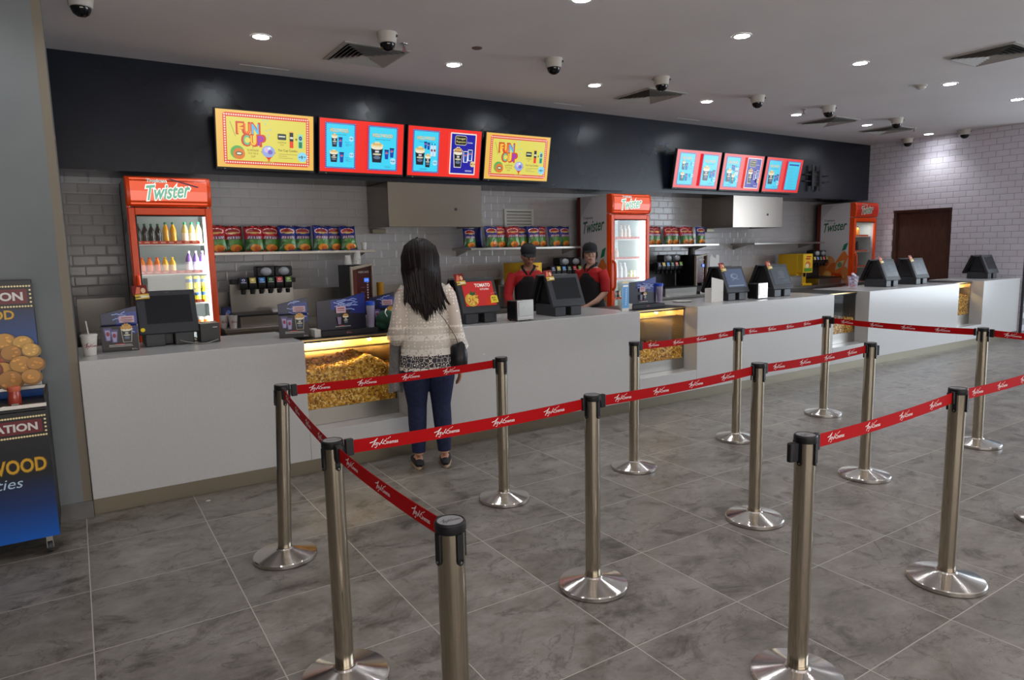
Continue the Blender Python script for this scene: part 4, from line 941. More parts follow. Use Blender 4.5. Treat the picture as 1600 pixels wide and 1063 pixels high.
bags([4.25, 4.42, 4.585, 4.745, 4.91, 5.10, 5.24, 5.405, 5.595, 5.80], ['blue', 'blue', 'blue', 'red', 'red', 'blue', 'blue', 'red', 'blue', 'blue'], 7.57, 'above the workers', 'snack bags on the middle shelf', {1: 86})
bags([7.39, 7.58, 7.77, 7.955, 8.12, 8.30, 8.475], ['red']*6+['blue'], 7.57, 'by the far hood', 'snack bags on the far shelf')

# ------------------------------------------------------------------ paper cups
def paper_cup(label, loc, h=.10, r=.042, printed=True, parent=None):
    b = MB(); b.lathe([(r*.72, 0), (r*.74, .004), (r, h*.97), (r*1.04, h*.98), (r*1.04, h), (r*.97, h), (r*.70, .012), (0, .012)], M_WHITEP, 24); o = b.build('paper_cup', loc=loc)
    tag(o, label, 'paper cup')
    if printed:
        a = Art(0); a.logo(-.028, h*.36, h*.30, (150, 30, 34))
        k = [Matrix.Rotation(v[0]/(r*.9), 4, 'Z') @ Vector((0, -(r*(.72+.28*v[2]/h)) - .0009, v[2])) for v in a.v]; a.v = [tuple(q) for q in k]; a.build('printed_logo', o, smooth=0)
    return o

# ================================================================== equipment on the back counter
def soda_taps(x0, label, dark=False):
    t = thing('soda_dispenser', label, 'soda dispenser', (x0, 7.5, .85), group='six-valve soda dispensers')
    W = .66
    b = MB(); b.box(0, W, .14, .17, 0.0005, .42, M_STEEL if not dark else M_BLACK2); b.build('back_panel', t, bevel=.003)
    b = MB(); b.box(0, W, -.30, .139, 0.0005, .105, M_STEEL); b.box(-.02, W+.02, -.315, .139, .1055, .122, M_BLACK); b.build('drip_tray', t, bevel=.003)
    b = MB(); b.box(0, W, .02, .14, .421, .47, M_BLACK); b.build('manifold', t, bevel=.004)
    cols = [(20, 34, 90), (214, 190, 70), (40, 130, 200), (30, 90, 40), (190, 30, 44), (110, 150, 50)]
    for k, c in enumerate(cols):
        cx = .10+k*.0915
        b = MB(); b.prismx([(.02, .36), (-.07, .37), (-.085, .43), (-.07, .49), (.02, .49)], cx-.038, cx+.038, M_BLACK); b.lathe([(.022, .315), (.026, .36)], M_BLACK, 12, (cx, -.03, 0)); v = b.build('valve', t, bevel=.004)
        a = Art(0, .35); a.rect(cx-.030, .432, cx+.030, .486, c); a.ell(cx, .464, .016, .012, (226, 220, 214)); a.ell(cx, .464, .010, .007, tuple(min(255, int(q*1.3)) for q in c)); a.rect(cx-.026, .436, cx+.026, .442, (220, 220, 220))
        a.v = [(x, -.0866+(z-.43)*.25+y, z) for x, y, z in a.v]; a.build('flavour_label', v, smooth=0)
    for cx in (.345, .53):
        b = MB(); b.box(cx-.095, cx+.09, -.02, .139, .492, .60, M_BLACK); h = b.build('top_housing', t, bevel=.012)
        b = MB(); b.ball((cx, -.015, .545), (.06, .04, .045), mat('grey_lid', (168, 172, 178), .3)); b.build('lid_window', h)
soda_taps(1.372, 'six-flavour soda dispenser below the left snack shelf, beside the first cooler')
soda_taps(5.345, 'soda dispenser between the two workers, just left of the middle cooler')
soda_taps(7.325, 'soda dispenser just right of the middle cooler, dark splash panel', True)
soda_taps(11.125, 'brownish soda dispenser squeezed against the far right cooler', True)

def coffee(x, y, label, labels2):
    t = thing('coffee_machine', label, 'coffee machine', (x, y, .85), R(0), group='coffee machines on the back counter')
    b = MB(); b.box(-.128, .128, -.12, .26, .0005, .59, M_BLACK); b.build('body', t, bevel=.006)
    b = MB(); b.box(-.13, -.105, -.16, -.1205, .0005, .575, mat('beige_frame', (170, 158, 140), .4)); b.box(.114, .13, -.16, -.1205, .0005, .605, MATS['beige_frame']); b.prism([(-.104, .535), (.113, .58), (.113, .602), (-.104, .572)], -.16, -.1205, MATS['beige_frame']); b.build('frame', t, bevel=.004)
    a = Art(0, .25); a.poly([(-.104, .15), (.113, .17), (.113, .58), (-.104, .535)], (74, 18, 26)); a.poly([(-.104, .15), (-.05, .155), (-.05, .546), (-.104, .535)], (104, 44, 42)); a.text('NESCAFE', -.03, .50, .12, .022, (220, 206, 200), .01)
    for k in range(7): a.rect(.062, .22+k*.028, .078, .236+k*.028, (220, 214, 206))
    for k in range(3): a.rect(-.01, .24+.05*k, .04, .244+.05*k, (150, 110, 100))
    p = a.build('front_panel', t, smooth=0, loc=(0, -.121, 0), label='maroon front panel')
    a = Art(.9); a.rect(.03, .40, .085, .445, (60, 120, 240)); a.text('COFFEE', .034, .415, .045, .014, (190, 220, 255)); a.build('display', p, smooth=0, loc=(0, -.010, 0))
    b = MB(); b.box(-.104, .113, -.22, -.1205, .0005, .035, M_STEEL); b.build('drip_tray', t, bevel=.003)
    b = MB(); b.box(-.04, .04, -.19, -.1245, .115, .16, M_BLACK); b.build('spout', t, bevel=.006)
    return t
coffee(2.665, 7.34, 'maroon-fronted coffee machine behind the big blue card display', None)
coffee(8.15, 7.40, 'tall black coffee machine behind the far left-hand sales terminal', None)
def cup_stack(name, label, loc, n, r, h, m, tilt=(0, 0, 0)):
    t = thing(name, label, 'cup stack', loc); t.rotation_euler = tilt
    for k in range(n):
        b = MB(); z = k*.016
        b.lathe([(r*1.0, z), (r*1.05, z+.002), (r*1.03, z+.006), (r*.74, z+h), (0, z+h)] if m is M_WHITEP else [(r*.74, z), (r, z+h*.97), (r*1.05, z+h*.98), (r*1.04, z+h), (r*.95, z+h*.98)], m, 20); b.build('cup', t)
cup_stack('cup_stack', 'stack of white upturned cups on the coffee machine, left one', (2.60, 7.44, 1.4415), 2, .042, .09, M_WHITEP)
cup_stack('cup_stack', 'taller stack of white upturned cups on the coffee machine, leaning right', (2.705, 7.44, 1.444), 5, .042, .085, M_WHITEP, (0, R(4), 0))
cup_stack('cup_stack', 'tall stack of mustard yellow cups right of the maroon coffee machine', (2.955, 7.40, .8505), 18, .040, .11, mat('mustard_cup', (206, 146, 34), .5))
paper_cup('white paper cup, left of the pair by the first cooler', (1.222, 7.26, .8505), .125, .042)
paper_cup('white paper cup with dark mark, right of the pair by the first cooler', (1.302, 7.20, .8505), .125, .044)
paper_cup('small white paper cup at the right end of the left shelf', (2.86, 7.60, 1.6055), .085, .035, False)
b = MB(); b.box(-.045, .045, -.03, .03, 0, .20, mat('navy_carton', (30, 36, 74), .4)); o = b.build('promo_box', bevel=.002, loc=(1.28, 7.40, .8505)); tag(o, 'small navy promotional box behind the paper cups by the first cooler', 'box')
a = Art(0); a.rect(-.04, .01, .04, .19, (36, 42, 90)); a.poly([(-.03, .02), (.0, .02), (.02, .13), (-.01, .15)], (170, 140, 130)); a.ell(.015, .15, .02, .02, (90, 120, 190)); a.v = [(x, y-.0306, z) for x, y, z in a.v]; a.build('printed_front', o, smooth=0)
b = MB(); b.prismx([(-.06, 0), (.06, 0), (.05, .02), (0, .035), (-.05, .015)], -.07, .07, mat('white_cloth', (206, 202, 198), .9)); tag(b.build('folded_cloth', loc=(1.78, 7.33, .973), bevel=.006), 'white folded cloth lying on the left soda drip tray', 'cloth')

def juice_box(x, y, label):
    t = thing('juice_dispenser', label, 'juice dispenser', (x, y, .8505), group='yellow juice dispensers')
    b = MB(); b.box(-.14, .14, -.0, .38, .0, .55, M_YELLOW); b.box(-.14, .14, -.12, -.0005, .22, .55, M_YELLOW); b.box(-.14, .14, -.12, -.0005, 0, .03, M_YELLOW); b.build('housing', t, bevel=.006)
    a = Art(0, .35); a.rect(-.11, .24, .11, .53, (240, 200, 40)); a.ell(0, .36, .08, .06, (226, 120, 40)); a.ell(-.02, .34, .05, .04, (240, 226, 190)); a.rect(-.11, .24, .11, .30, (90, 150, 40)); a.rect(-.07, .45, .06, .475, (206, 60, 30)); a.rect(-.05, .49, .08, .512, (190, 70, 30)); a.v = [(x_, y_-.1206, z) for x_, y_, z in a.v]; a.build('printed_front', t, smooth=0)
    b = MB(); b.lathe([(.018, .15), (.022, .22)], M_BLACK, 12, (0, -.06, 0)); b.build('nozzle', t)
juice_box(4.975, 7.34, 'yellow juice dispenser behind the worker bending over the counter')
juice_box(10.81, 7.34, 'yellow juice dispenser with printed front, left of the far right cooler')
t = thing('stock_pot', 'steel pot with lid left of the bending worker', 'pot', (4.655, 7.28, .8505))
b = MB(); b.lathe([(.14, 0), (.15, .01), (.15, .265)], M_STEEL, 28); b.build('body', t)
b = MB(); b.lathe([(.158, .2655), (.155, .276), (.06, .288), (0, .29)], M_STEEL, 28); b.lathe([(.012, .288), (.02, .305), (0, .31)], M_BLACK, 12); b.build('lid', t)
t = thing('steel_caddy', 'small steel caddy beside the far yellow juice dispenser', 'container', (10.35, 7.25, .8505))
b = MB(); b.box(-.2, .2, -.1, .12, 0, .17, M_STEEL); b.build('body', t, bevel=.006)
b = MB(); b.box(-.21, .21, -.11, .13, .1705, .18, M_STEEL); b.build('lid', t, bevel=.002)
b = MB(); b.prism([(-.10, 0), (.12, 0), (.12, .20), (.05, .21), (.04, .15), (-.02, .17), (-.06, .22), (-.10, .16)], 0, .004, M_WHITEP); tag(b.build('white_card', loc=(8.72, 7.5, 1.22)), 'torn-looking white card propped behind the far terminals', 'card')
b = MB(); b.box(-.13, .13, -.12, .14, 0, .369, M_BLACK2); tag(b.build('storage_box', loc=(8.72, 7.58, .8505), bevel=.006), 'dark grey box on the far back counter carrying the white card', 'box')
b = MB(); b.lathe([(.0, 0), (.055, 0), (.05, .10), (.058, .105), (0, .12)], mat('dark_tin', (36, 30, 28), .4), 20); tag(b.build('coffee_tin', loc=(8.16, 7.47, 1.4415)), 'dark tin standing on the far coffee machine', 'tin')

# ================================================================== things on the service counter
def terminal(x, y, label, art=None, rz=0, card=True, op=True, z=CZT+.0005):
    t = thing('sales_terminal', label, 'sales terminal', (x, y, z), rz, group='dark grey point of sale terminals')
    b = MB(); b.box(-.15, -.03, -.045, .26, 0, .105, M_BLACK2); b.box(.03, .15, -.045, .26, 0, .105, M_BLACK2); b.box(-.03, .03, .03, .26, 0, .085, M_DARK)
    b.build('base', t, bevel=.006)
    b = MB(); b.prismx([(.0, .1055), (.245, .1055), (.19, .36), (.075, .36)], -.11, .11, M_DARK); b.build('column', t, bevel=.006)
    ang = math.atan2(.12, .285); L = .31
    Mf = Matrix.Translation((0, -.065, .09)) @ Matrix.Rotation(-ang, 4, 'X')
    b = MB(); b.box(-.185, .185, 0, .035, 0, L, M_BLACK2, Mf); b.box(-.15, .15, .035, .055, .05, L-.05, M_DARK, Mf); hs = b.build('screen_housing', t, bevel=.007)
    a = Art(.75 if art else 0, .18)
    if art: art(a)
    else:
        a.rect(-.135, .065, .155, .275, (62, 66, 72))
        a.rect(-.13, .07, .15, .27, (34, 36, 40))
    a.text('IBM', .0, .287, .022, .010, (110, 112, 118)) if not art else None
    a.v = [tuple(Mf @ Vector((x_, y_-.0004, z_))) for x_, y_, z_ in a.v]; a.build('display', hs, smooth=0)
    if op:
        Mr = Matrix.Translation((0, .325, .09)) @ Matrix.Rotation(ang, 4, 'X')
        b = MB(); b.box(-.18, .18, -.035, 0, 0, L, M_BLACK, Mr); b.box(-.14, .14, -.05, -.035, .05, L-.05, M_BLACK, Mr); b.build('rear_screen', t, bevel=.007)
    if card:
        a = Art(0, .4); Mc = Mf @ Matrix.Translation((-.15, -.004, .29)) @ Matrix.Rotation(R(-4), 4, 'Y')
        a.rect(-.045, -.01, .045, .06, (120, 22, 22)); a.poly([(-.03, .0), (.0, .0), (.005, .045), (-.015, .05)], (226, 120, 90)); a.ell(.02, .02, .014, .02, (230, 190, 150))
        a.rect(-.035, -.045, .05, -.005, (222, 186, 60)); a.poly([(-.02, -.035), (.05, -.03), (.05, -.02), (.0, -.012)], (240, 232, 206)); a.rect(-.035, -.045, .05, -.040, (60, 44, 20)); a.rect(-.035, -.028, .0, -.022, (60, 44, 20))
        a.v = [tuple(Mc @ Vector(v)) for v in a.v]; a.build('promo_card', t, smooth=0, label='red and yellow promotional card clipped to the screen corner')
    b = MB(); b.tube([(.10, .05, .05), (.17, .02, .03), (.19, .06, .007), (.16, .12, .006)], .004, M_DARK, 6); b.build('cable', t)
    return t
def art_tomato(a):
    a.rect(-.145, .055, .16, .28, (40, 30, 32)); a.rect(-.14, .06, .155, .275, (196, 40, 38))
    a.text('TOMATO', -.02, .225, .15, .032, (246, 240, 230), .03); a.text('KITCHEN', .025, .197, .085, .016, (240, 226, 220), .02)
    a.ell(-.075, .115, .062, .058, (200, 160, 60)); rr = random.Random(4)
    for k in range(60): a.dots([(-.075+.055*math.cos(k*2.4)*math.sqrt(k/60), .112+.05*math.sin(k*2.4)*math.sqrt(k/60))], .006, rr.choice([(226, 180, 60), (196, 90, 40), (236, 206, 110), (150, 70, 30)]))
    a.poly([(-.11, .15), (-.09, .185), (-.075, .165), (-.05, .18), (-.055, .15), (-.08, .14)], (40, 90, 40))
    a.poly([(.08, .065), (.155, .07), (.15, .13), (.10, .135), (.085, .12)], (214, 190, 50)); a.text('MUST', .095, .104, .04, .014, (60, 40, 10), .03); a.text('TRY!', .10, .083, .035, .014, (60, 40, 10), .03)
    for k in range(3): a.dots([(.10+.02*k, .15+.004*k)], .003, (236, 210, 150))
def art_blue(a):
    a.rect(-.145, .055, .16, .28, (40, 44, 52)); a.rect(-.14, .06, .155, .275, (84, 98, 128)); a.ell(.0, .19, .06, .03, (130, 146, 168)); a.ell(.01, .19, .04, .02, (90, 104, 132)); a.line([(-.05, .14), (.0, .16), (.06, .15)], .006, (140, 154, 176)); a.rect(-.13, .075, .12, .082, (170, 180, 196))
def art_dim(a):
    a.rect(-.145, .055, .16, .28, (34, 36, 40)); a.rect(-.14, .06, .155, .275, (66, 74, 84)); a.ell(.03, .19, .06, .04, (80, 90, 100)); a.rect(-.05, .14, .08, .148, (96, 106, 116)); a.rect(.02, .10, .12, .108, (90, 100, 110))
t1 = terminal(.52, 5.20, 'sales terminal with blank screen at the left end of the counter', op=False)
b = MB(); b.box(.19, .315, -.07, .12, 0, .135, M_DARK); b.box(.27, .30, -.0708, -.07, .105, .109, M_WHITEP); b.build('receipt_printer', t1, bevel=.008)
b = MB(); b.lathe([(.014, 0), (.014, .002), (0, .002)], mat('yellow_sticker', (226, 196, 20), .5), 16, M=Matrix.Translation((-.163, -.0705, .12)) @ Matrix.Rotation(R(70), 4, 'X')); b.build('sticker', t1, label='round yellow sticker')
b = MB(); b.tube([(.30, -.08, .02), (.22, -.13, .006), (.14, -.115, .005), (.19, -.15, .005), (.10, -.10, .02), (.06, -.05, .03)], .0035, mat('grey_cable', (150, 146, 138), .5), 6); b.build('cable', t1)
terminal(2.84, 4.94, 'sales terminal showing a red TOMATO advert, beside the customer in lace', art_tomato)
terminal(3.755, 4.94, 'dark sales terminal between napkin box and working staff, blank screen')
terminal(6.15, 5.00, 'sales terminal with bluish screen behind the white card back', art_blue)
terminal(6.95, 5.00, 'sales terminal just right of the second napkin box', art_dim)
terminal(9.40, 5.04, 'left one of two terminals in front of the wooden door', art_dim)
terminal(10.18, 5.04, 'right one of two terminals in front of the wooden door', art_dim)
terminal(12.27, 5.00, 'lone sales terminal at the far right end of the counter', card=False)

# drink cup with straw
c = paper_cup('white lidded drink cup with straw at the left end of the counter', (.045, 4.98, CZT+.0005), .125, .046)
c.name = 'drink_cup'; c['category'] = 'drink cup'
b = MB(); b.lathe([(.0485, .122), (.049, .128), (.042, .134), (0, .135)], M_WHITEP, 24); b.build('lid', c)
b = MB(); b.tube([(0, 0, .132), (-.008, .0, .215)], .0042, mat('straw', (214, 210, 206), .5), 8); b.build('straw', c)

M_CARD = mat('black_card', (24, 20, 22), .5); M_CARDW = mat('white_card', (212, 208, 202), .7)
def lightning(a, x0, z0, x1, z1, rnd, n=5):
    for k in range(n):
        x = x0+(x1-x0)*(.1+.3*rnd.random()); z = z0+(z1-z0)*(.25+.6*rnd.random()); P = [(x, z)]
        for q in range(5): x += (x1-x0)*.10; z += (z1-z0)*(rnd.random()-.5)*.22; P.append((min(x, x1), min(max(z, z0), z1)))
        a.line(P, .009, (60, 90, 190)); a.line(P, .003, (206, 222, 246))
def counter_display(x, y, label, rz=0, w=.21, z=CZT+.0005, seed=1):
    """folded card counter display: tray front printed with a popcorn cup and tumblers, blue lightning back board"""
    t = thing('counter_display', label, 'card display', (x, y, z), rz, group='black and blue card counter displays')
    rnd = random.Random(seed)
    b = MB(); b.box(0, w, 0, .004, 0, .165, M_CARD); b.box(0, .004, .004, .10, 0, .165, M_CARD); b.box(w-.004, w, .004, .10, 0, .165, M_CARDW); b.box(.004, w-.004, .004, .10, 0, .004, M_CARD); b.build('tray', t)
    a = Art(0, .35)
    a.poly([(.002, .0), (w-.002, 0), (w-.002, .13), (w*.72, .165), (.002, .165)], (26, 18, 22))
    a.poly([(w*.74, .10), (w-.002, .115), (w-.002, .163), (w*.5, .163)], (30, 44, 110)); lightning(a, w*.55, .11, w-.004, .162, rnd, 3)
    for q, (cx, zz) in enumerate(((.20, .072), (.37, .06))):
        a.poly([(cx*w-.016, zz), (cx*w+.012, zz), (cx*w+.022, zz+.085), (cx*w-.026, zz+.085)], (90, 80, 130)); a.poly([(cx*w-.010, zz+.004), (cx*w+.008, zz+.004), (cx*w+.014, zz+.07), (cx*w-.018, zz+.07)], (168, 160, 200)); a.ell(cx*w-.002, zz+.045, .010, .014, (140, 40, 60))
    a.popcorn_cup(w*.70, .058, .066, .122, (196, 190, 170), (210, 150, 60)); a.popcorn_cup(w*.70, .062, .056, .108, (20, 18, 20), (214, 150, 50))
    a.rect(.20*w, .043, .82*w, .047, (200, 196, 190)); a.rect(.38*w, .048, .62*w, .053, (190, 40, 50)); a.rect(.20*w, .034, .84*w, .038, (190, 186, 180)); a.logo(w*.80, .006, .016, (206, 196, 196))
    a.v = [(x_, y_-.0005, z_) for x_, y_, z_ in a.v]; a.build('printed_front', t, smooth=0)
    b = MB(); b.prism([(.0, 0), (w, 0), (w, .285), (.0, .24)], .101, .105, M_CARD); b.build('back_board', t)
    a = Art(0, .3); a.poly([(.002, .0), (w-.002, 0), (w-.002, .283), (.002, .238)], (28, 32, 72)); a.poly([(.4*w, .12), (w-.002, .14), (w-.002, .25), (.45*w, .24)], (34, 60, 150)); lightning(a, .05, .15, w-.01, .26, rnd, 4)
    a.rrect(w*.50, .178, w*.92, .222, .003, (206, 176, 186)); a.rect(w*.56, .206, w*.86, .212, (160, 60, 80)); a.rect(w*.54, .194, w*.88, .199, (150, 90, 100)); a.rect(w*.6, .185, w*.84, .189, (150, 90, 100))
    a.v = [(x_, y_+.1005, z_) for x_, y_, z_ in a.v]; a.build('printed_back', t, smooth=0)
    return t
counter_display(.112, 5.06, 'black card counter display between the drink cup and the leftmost terminal', R(-5))
counter_display(1.215, 5.02, 'black card counter display at the corner of the first popcorn warmer', R(-14), seed=2)
counter_display(1.965, 5.115, 'card counter display half hidden behind the green bundle', R(-8), z=.9635, seed=3)
def big_display(x, y, label, z=.9555, seed=5):
    t = thing('counter_display', label, 'card display', (x, y, z), 0, group='large lightning card displays')
    rnd = random.Random(seed)
    b = MB(); b.box(0, .44, 0, .16, 0, .04, M_CARD); b.build('plinth', t, bevel=.002)
    a = Art(0); a.logo(.19, .010, .020, (206, 120, 130)); a.v = [(x_, y_-.0006, z_) for x_, y_, z_ in a.v]; a.build('printed_logo', t, smooth=0)
    b = MB(); b.box(-.045, -.001, .01, .15, 0, .055, M_CARDW); b.build('end_flap', t)
    b = MB(); b.prism([(-.01, .0405), (.37, .0405), (.37, .315), (.20, .275), (-.01, .262)], .06, .065, M_CARD); b.build('back_board', t)
    a = Art(0, .3); a.poly([(-.008, .042), (.368, .042), (.368, .312), (.20, .272), (-.008, .26)], (22, 22, 42)); a.poly([(.10, .19), (.368, .20), (.368, .31), (.20, .27), (.10, .262)], (30, 48, 130)); a.poly([(.25, .16), (.368, .15), (.368, .20), (.25, .22)], (26, 40, 120)); lightning(a, .08, .18, .36, .27, rnd, 8)
    a.rrect(.135, .165, .21, .215, .003, (206, 170, 182)); a.rect(.145, .195, .20, .203, (160, 60, 80)); a.rect(.145, .18, .20, .186, (150, 90, 100)); a.popcorn_cup(.205, .075, .046, .085, (24, 20, 22), (196, 140, 60)); a.poly([(.145, .08), (.165, .08), (.17, .135), (.138, .135)], (130, 110, 140))
    a.rect(.12, .062, .24, .066, (190, 190, 190)); a.rect(.15, .068, .19, .072, (190, 50, 60))
    a.v = [(x_, y_+.0592, z_) for x_, y_, z_ in a.v]; a.build('printed_front', t, smooth=0)
big_display(1.50, 4.945, 'large blue lightning card display on top of the first popcorn warmer')
big_display(4.66, 5.02, 'large dark card display on the second popcorn warmer, by the blue stand', seed=9)
M_TUMB = mat('clear_plastic', (206, 200, 226), .12, alpha=.45)
def tumbler(x, y, z, label, h=.20, r=.034):
    t = thing('plastic_tumbler', label, 'tumbler', (x, y, z))
    b = MB(); b.lathe([(r*.7, 0), (r*.72, .006), (r, h*.86), (r*.96, h*.86), (r*.66, .01), (0, .01)], M_TUMB, 24); b.build('cup', t)
    b = MB(); b.lathe([(r*.74, .02), (r*.92, h*.66), (r*.92, h*.7), (r*.70, .02)], mat('tumbler_print', (110, 66, 110), .4), 20, cap=False); b.build('printed_sleeve', t)
    b = MB(); b.lathe([(r*1.04, h*.85), (r*1.06, h*.86), (r*1.06, h*.98), (r*.98, h), (0, h)], mat('blue_lid', (24, 74, 190), .35), 24); b.build('lid', t)
tumbler(1.905, 4.99, .9960, 'clear tumbler with a blue lid on the near lightning display')
tumbler(5.066, 5.06, .996, 'clear tumbler with a blue lid on the far lightning display, left one')
tumbler(5.066, 5.135, .996, 'clear tumbler with a blue lid on the far lightning display, right one')
def napkin(x, y, label, rz=0):
    t = thing('napkin_dispenser', label, 'napkin dispenser', (x, y, CZT+.0085), rz, group='steel-faced napkin dispensers')
    b = MB(); b.box(-.09, .09, .0, .13, 0, .165, M_BLACK); b.build('body', t, bevel=.008)
    b = MB(); b.box(-.09, .09, -.014, -.0005, .0, .17, M_STEEL); b.box(-.075, .075, -.017, -.014, .035, .155, M_STEEL); f = b.build('face_plate', t, bevel=.003)
    b = MB(); b.box(-.015, .015, -.0185, -.0172, .10, .107, M_WHITEP); b.build('badge', f)
    b = MB(); b.box(-.07, .07, -.0165, -.0142, .018, .026, M_WHITEP); b.build('napkin', t)
    for sx in (-.07, .07):
        b = MB(); b.lathe([(.01, -.008), (.012, 0)], M_BLACK, 10, (sx, .02, 0)); b.lathe([(.01, -.008), (.012, 0)], M_BLACK, 10, (sx, .11, 0)); b.build('foot', t)
napkin(3.21, 4.80, 'steel-faced napkin dispenser left of the middle terminal', R(6))
napkin(6.50, 4.90, 'bright steel-faced napkin dispenser between two terminals on the right', R(4))
t = thing('card_stand', 'upright blue printed card stand on the counter by the second warmer', 'card stand', (4.405, 4.85, CZT+.0005), R(6))
b = MB(); b.box(-.048, .048, 0, .003, 0, .285, M_CARDW); b.prismx([(.003, 0), (.05, 0), (.003, .2)], -.02, .02, M_CARDW); b.build('card', t)
a = Art(0, .3); a.rect(-.046, .03, .046, .262, (36, 136, 200)); a.rect(-.046, .262, .046, .283, (206, 180, 120)); a.rect(-.036, .232, .036, .25, (226, 226, 220))
for k in range(9): a.rect(-.004, .06+k*.018, .008, .070+k*.018, (190, 220, 236))
a.v = [(x, y-.0005, z) for x, y, z in a.v]; a.build('printed_front', t, smooth=0)
t = thing('counter_card', 'plain white back of a card display in front of the bluish terminal', 'card display', (5.83, 4.96, CZT+.0005), R(5))
b = MB(); b.prism([(-.105, 0), (.105, 0), (.105, .225), (.085, .235), (.05, .24), (-.105, .27)], 0, .004, M_CARDW); b.build('board', t)
b = MB(); b.box(-.10, .10, .0045, .09, 0, .15, M_CARDW); b.build('tray', t)
b = MB(); b.lathe([(0, 0), (.09, .0), (.11, .012), (.085, .006), (0, .005)], M_WHITEP, 24); tag(b.build('plate', loc=(5.60, 5.25, CZT+.0005)), 'small white plate behind the white card back', 'plate')
t = thing('tumbler_bag', 'clear plastic tub of purple and white packets beside the far terminals', 'tub', (8.70, 5.14, CZT+.0005))
b = MB(); b.lathe([(.05, 0), (.054, .01), (.068, .17), (.066, .17), (.051, .012), (0, .012)], mat('clear_tub', (216, 212, 226), .1, alpha=.25), 24); b.build('tub', t)
rr = random.Random(12); b = MB()
for k in range(18): b.ball((rr.uniform(-.026, .026), rr.uniform(-.026, .026), .036+.0098*k), (.022, .02, .017), rr.choice([mat('packet_white', (226, 222, 236), .4), mat('packet_purple', (120, 80, 150), .4), mat('packet_red', (190, 50, 70), .4), mat('packet_white', (226, 222, 236), .4)]), 8, 6)
b.build('packets', t)

# ================================================================== stanchions and belts
HS = .912
def stanchion(x, y, label, lean=(0, 0), name='stanchion'):
    t = thing(name, label, 'stanchion', (x, y, 0), group='steel belt stanchions')
    b = MB(); b.lathe([(.150, 0), (.160, .004), (.160, .020), (.156, .024), (.045, .052), (.040, .058), (0, .058)], M_BASE, 56); b.build('base', t, smooth=30, label='round polished steel base')
    q = Matrix.Translation((0, 0, .05)) @ Matrix.Rotation(R(lean[0]), 4, 'Y') @ Matrix.Rotation(R(lean[1]), 4, 'X') @ Matrix.Translation((0, 0, -.05))
    b = MB(); b.lathe([(.036, .0585), (.036, .066), (.0345, .066), (.0345, .888)], M_POLE, 40, M=q); b.build('pole', t)
    b = MB(); b.lathe([(.0375, .885), (.039, .889), (.039, .907), (.036, .911), (.033, .9115), (.0325, .909), (0, .909)], M_BLACK, 40, M=q)
    for k in range(4):
        A = q @ Matrix.Rotation(R(90*k+8), 4, 'Z')
        b.box(-.0085, .0085, -.0405, -.034, .815, .886, M_BLACK, A); b.lathe([(.0085, 0), (.0085, .006), (0, .006)], M_BLACK, 12, M=A @ Matrix.Translation((0, -.0345, .815)) @ Matrix.Rotation(R(90), 4, 'X'))
        b.lathe([(.003, 0), (.003, .002), (0, .002)], M_STEEL, 8, M=A @ Matrix.Translation((0, -.0405, .815)) @ Matrix.Rotation(R(90), 4, 'X'))
    b.build('cap', t, smooth=35, label='black plastic belt cap')
    a = Art(0, .35); a.ell(0, 0, .0318, .0318, (150, 150, 150), 32); a.logo(-.025, -.012, .024, (96, 96, 98))
    k = [q @ Vector((v[0], v[2], .9095-v[1])) for v in a.v]; a.v = [tuple(p) for p in k]; a.build('cap_plate', t, smooth=0)
    return t
POST = dict(P1=(.800, 3.480), P2=(.714, 2.302), P3=(.718, 1.417), P4=(2.168, 3.51), P5=(1.908, 2.32), P6=(3.25, 3.487), P7=(3.159, 2.392), P8=(4.418, 3.544), P9=(5.712, 3.607), P10=(4.363, 2.439), P11=(2.069, 1.367), P12=(3.264, 1.42), P13=(5.74, 2.342), P14=(4.461, 1.436), P15=(5.70, 1.15))
LEAN = dict(P1=(2.6, 0), P13=(-1.6, 0))
LBL = dict(P1='steel belt stanchion leaning right, leftmost one near the counter', P2='steel belt stanchion at left foreground where three red belts meet', P3='closest steel belt stanchion, cut off by the bottom edge', P4='steel belt stanchion just right of the customer in lace',
    P5='steel belt stanchion standing at the centre of the floor', P6='steel belt stanchion in front of the amber popcorn warmer', P7='steel belt stanchion right of centre in the middle row of posts', P8='slim far steel belt stanchion in the back row, half hidden by a nearer post',
    P9='farthest steel belt stanchion at the corner of the back row', P10='steel belt stanchion at the right end of the middle belt', P11='tall steel belt stanchion in the right foreground with a free black clip', P12='steel belt stanchion in the right foreground between two front belts',
    P13='steel belt stanchion by the right edge leaning left slightly', P14='steel belt stanchion at the right frame edge, only base showing', P15='steel belt stanchion beyond the right frame edge holding the back belt')
def top_of(k):
    x, y = POST[k]; l = LEAN.get(k, (0, 0)); s = .82*math.sin(R(l[0]))
    return Vector((x+s, y, 0))
for k in POST: stanchion(POST[k][0], POST[k][1], LBL[k], LEAN.get(k, (0, 0)))
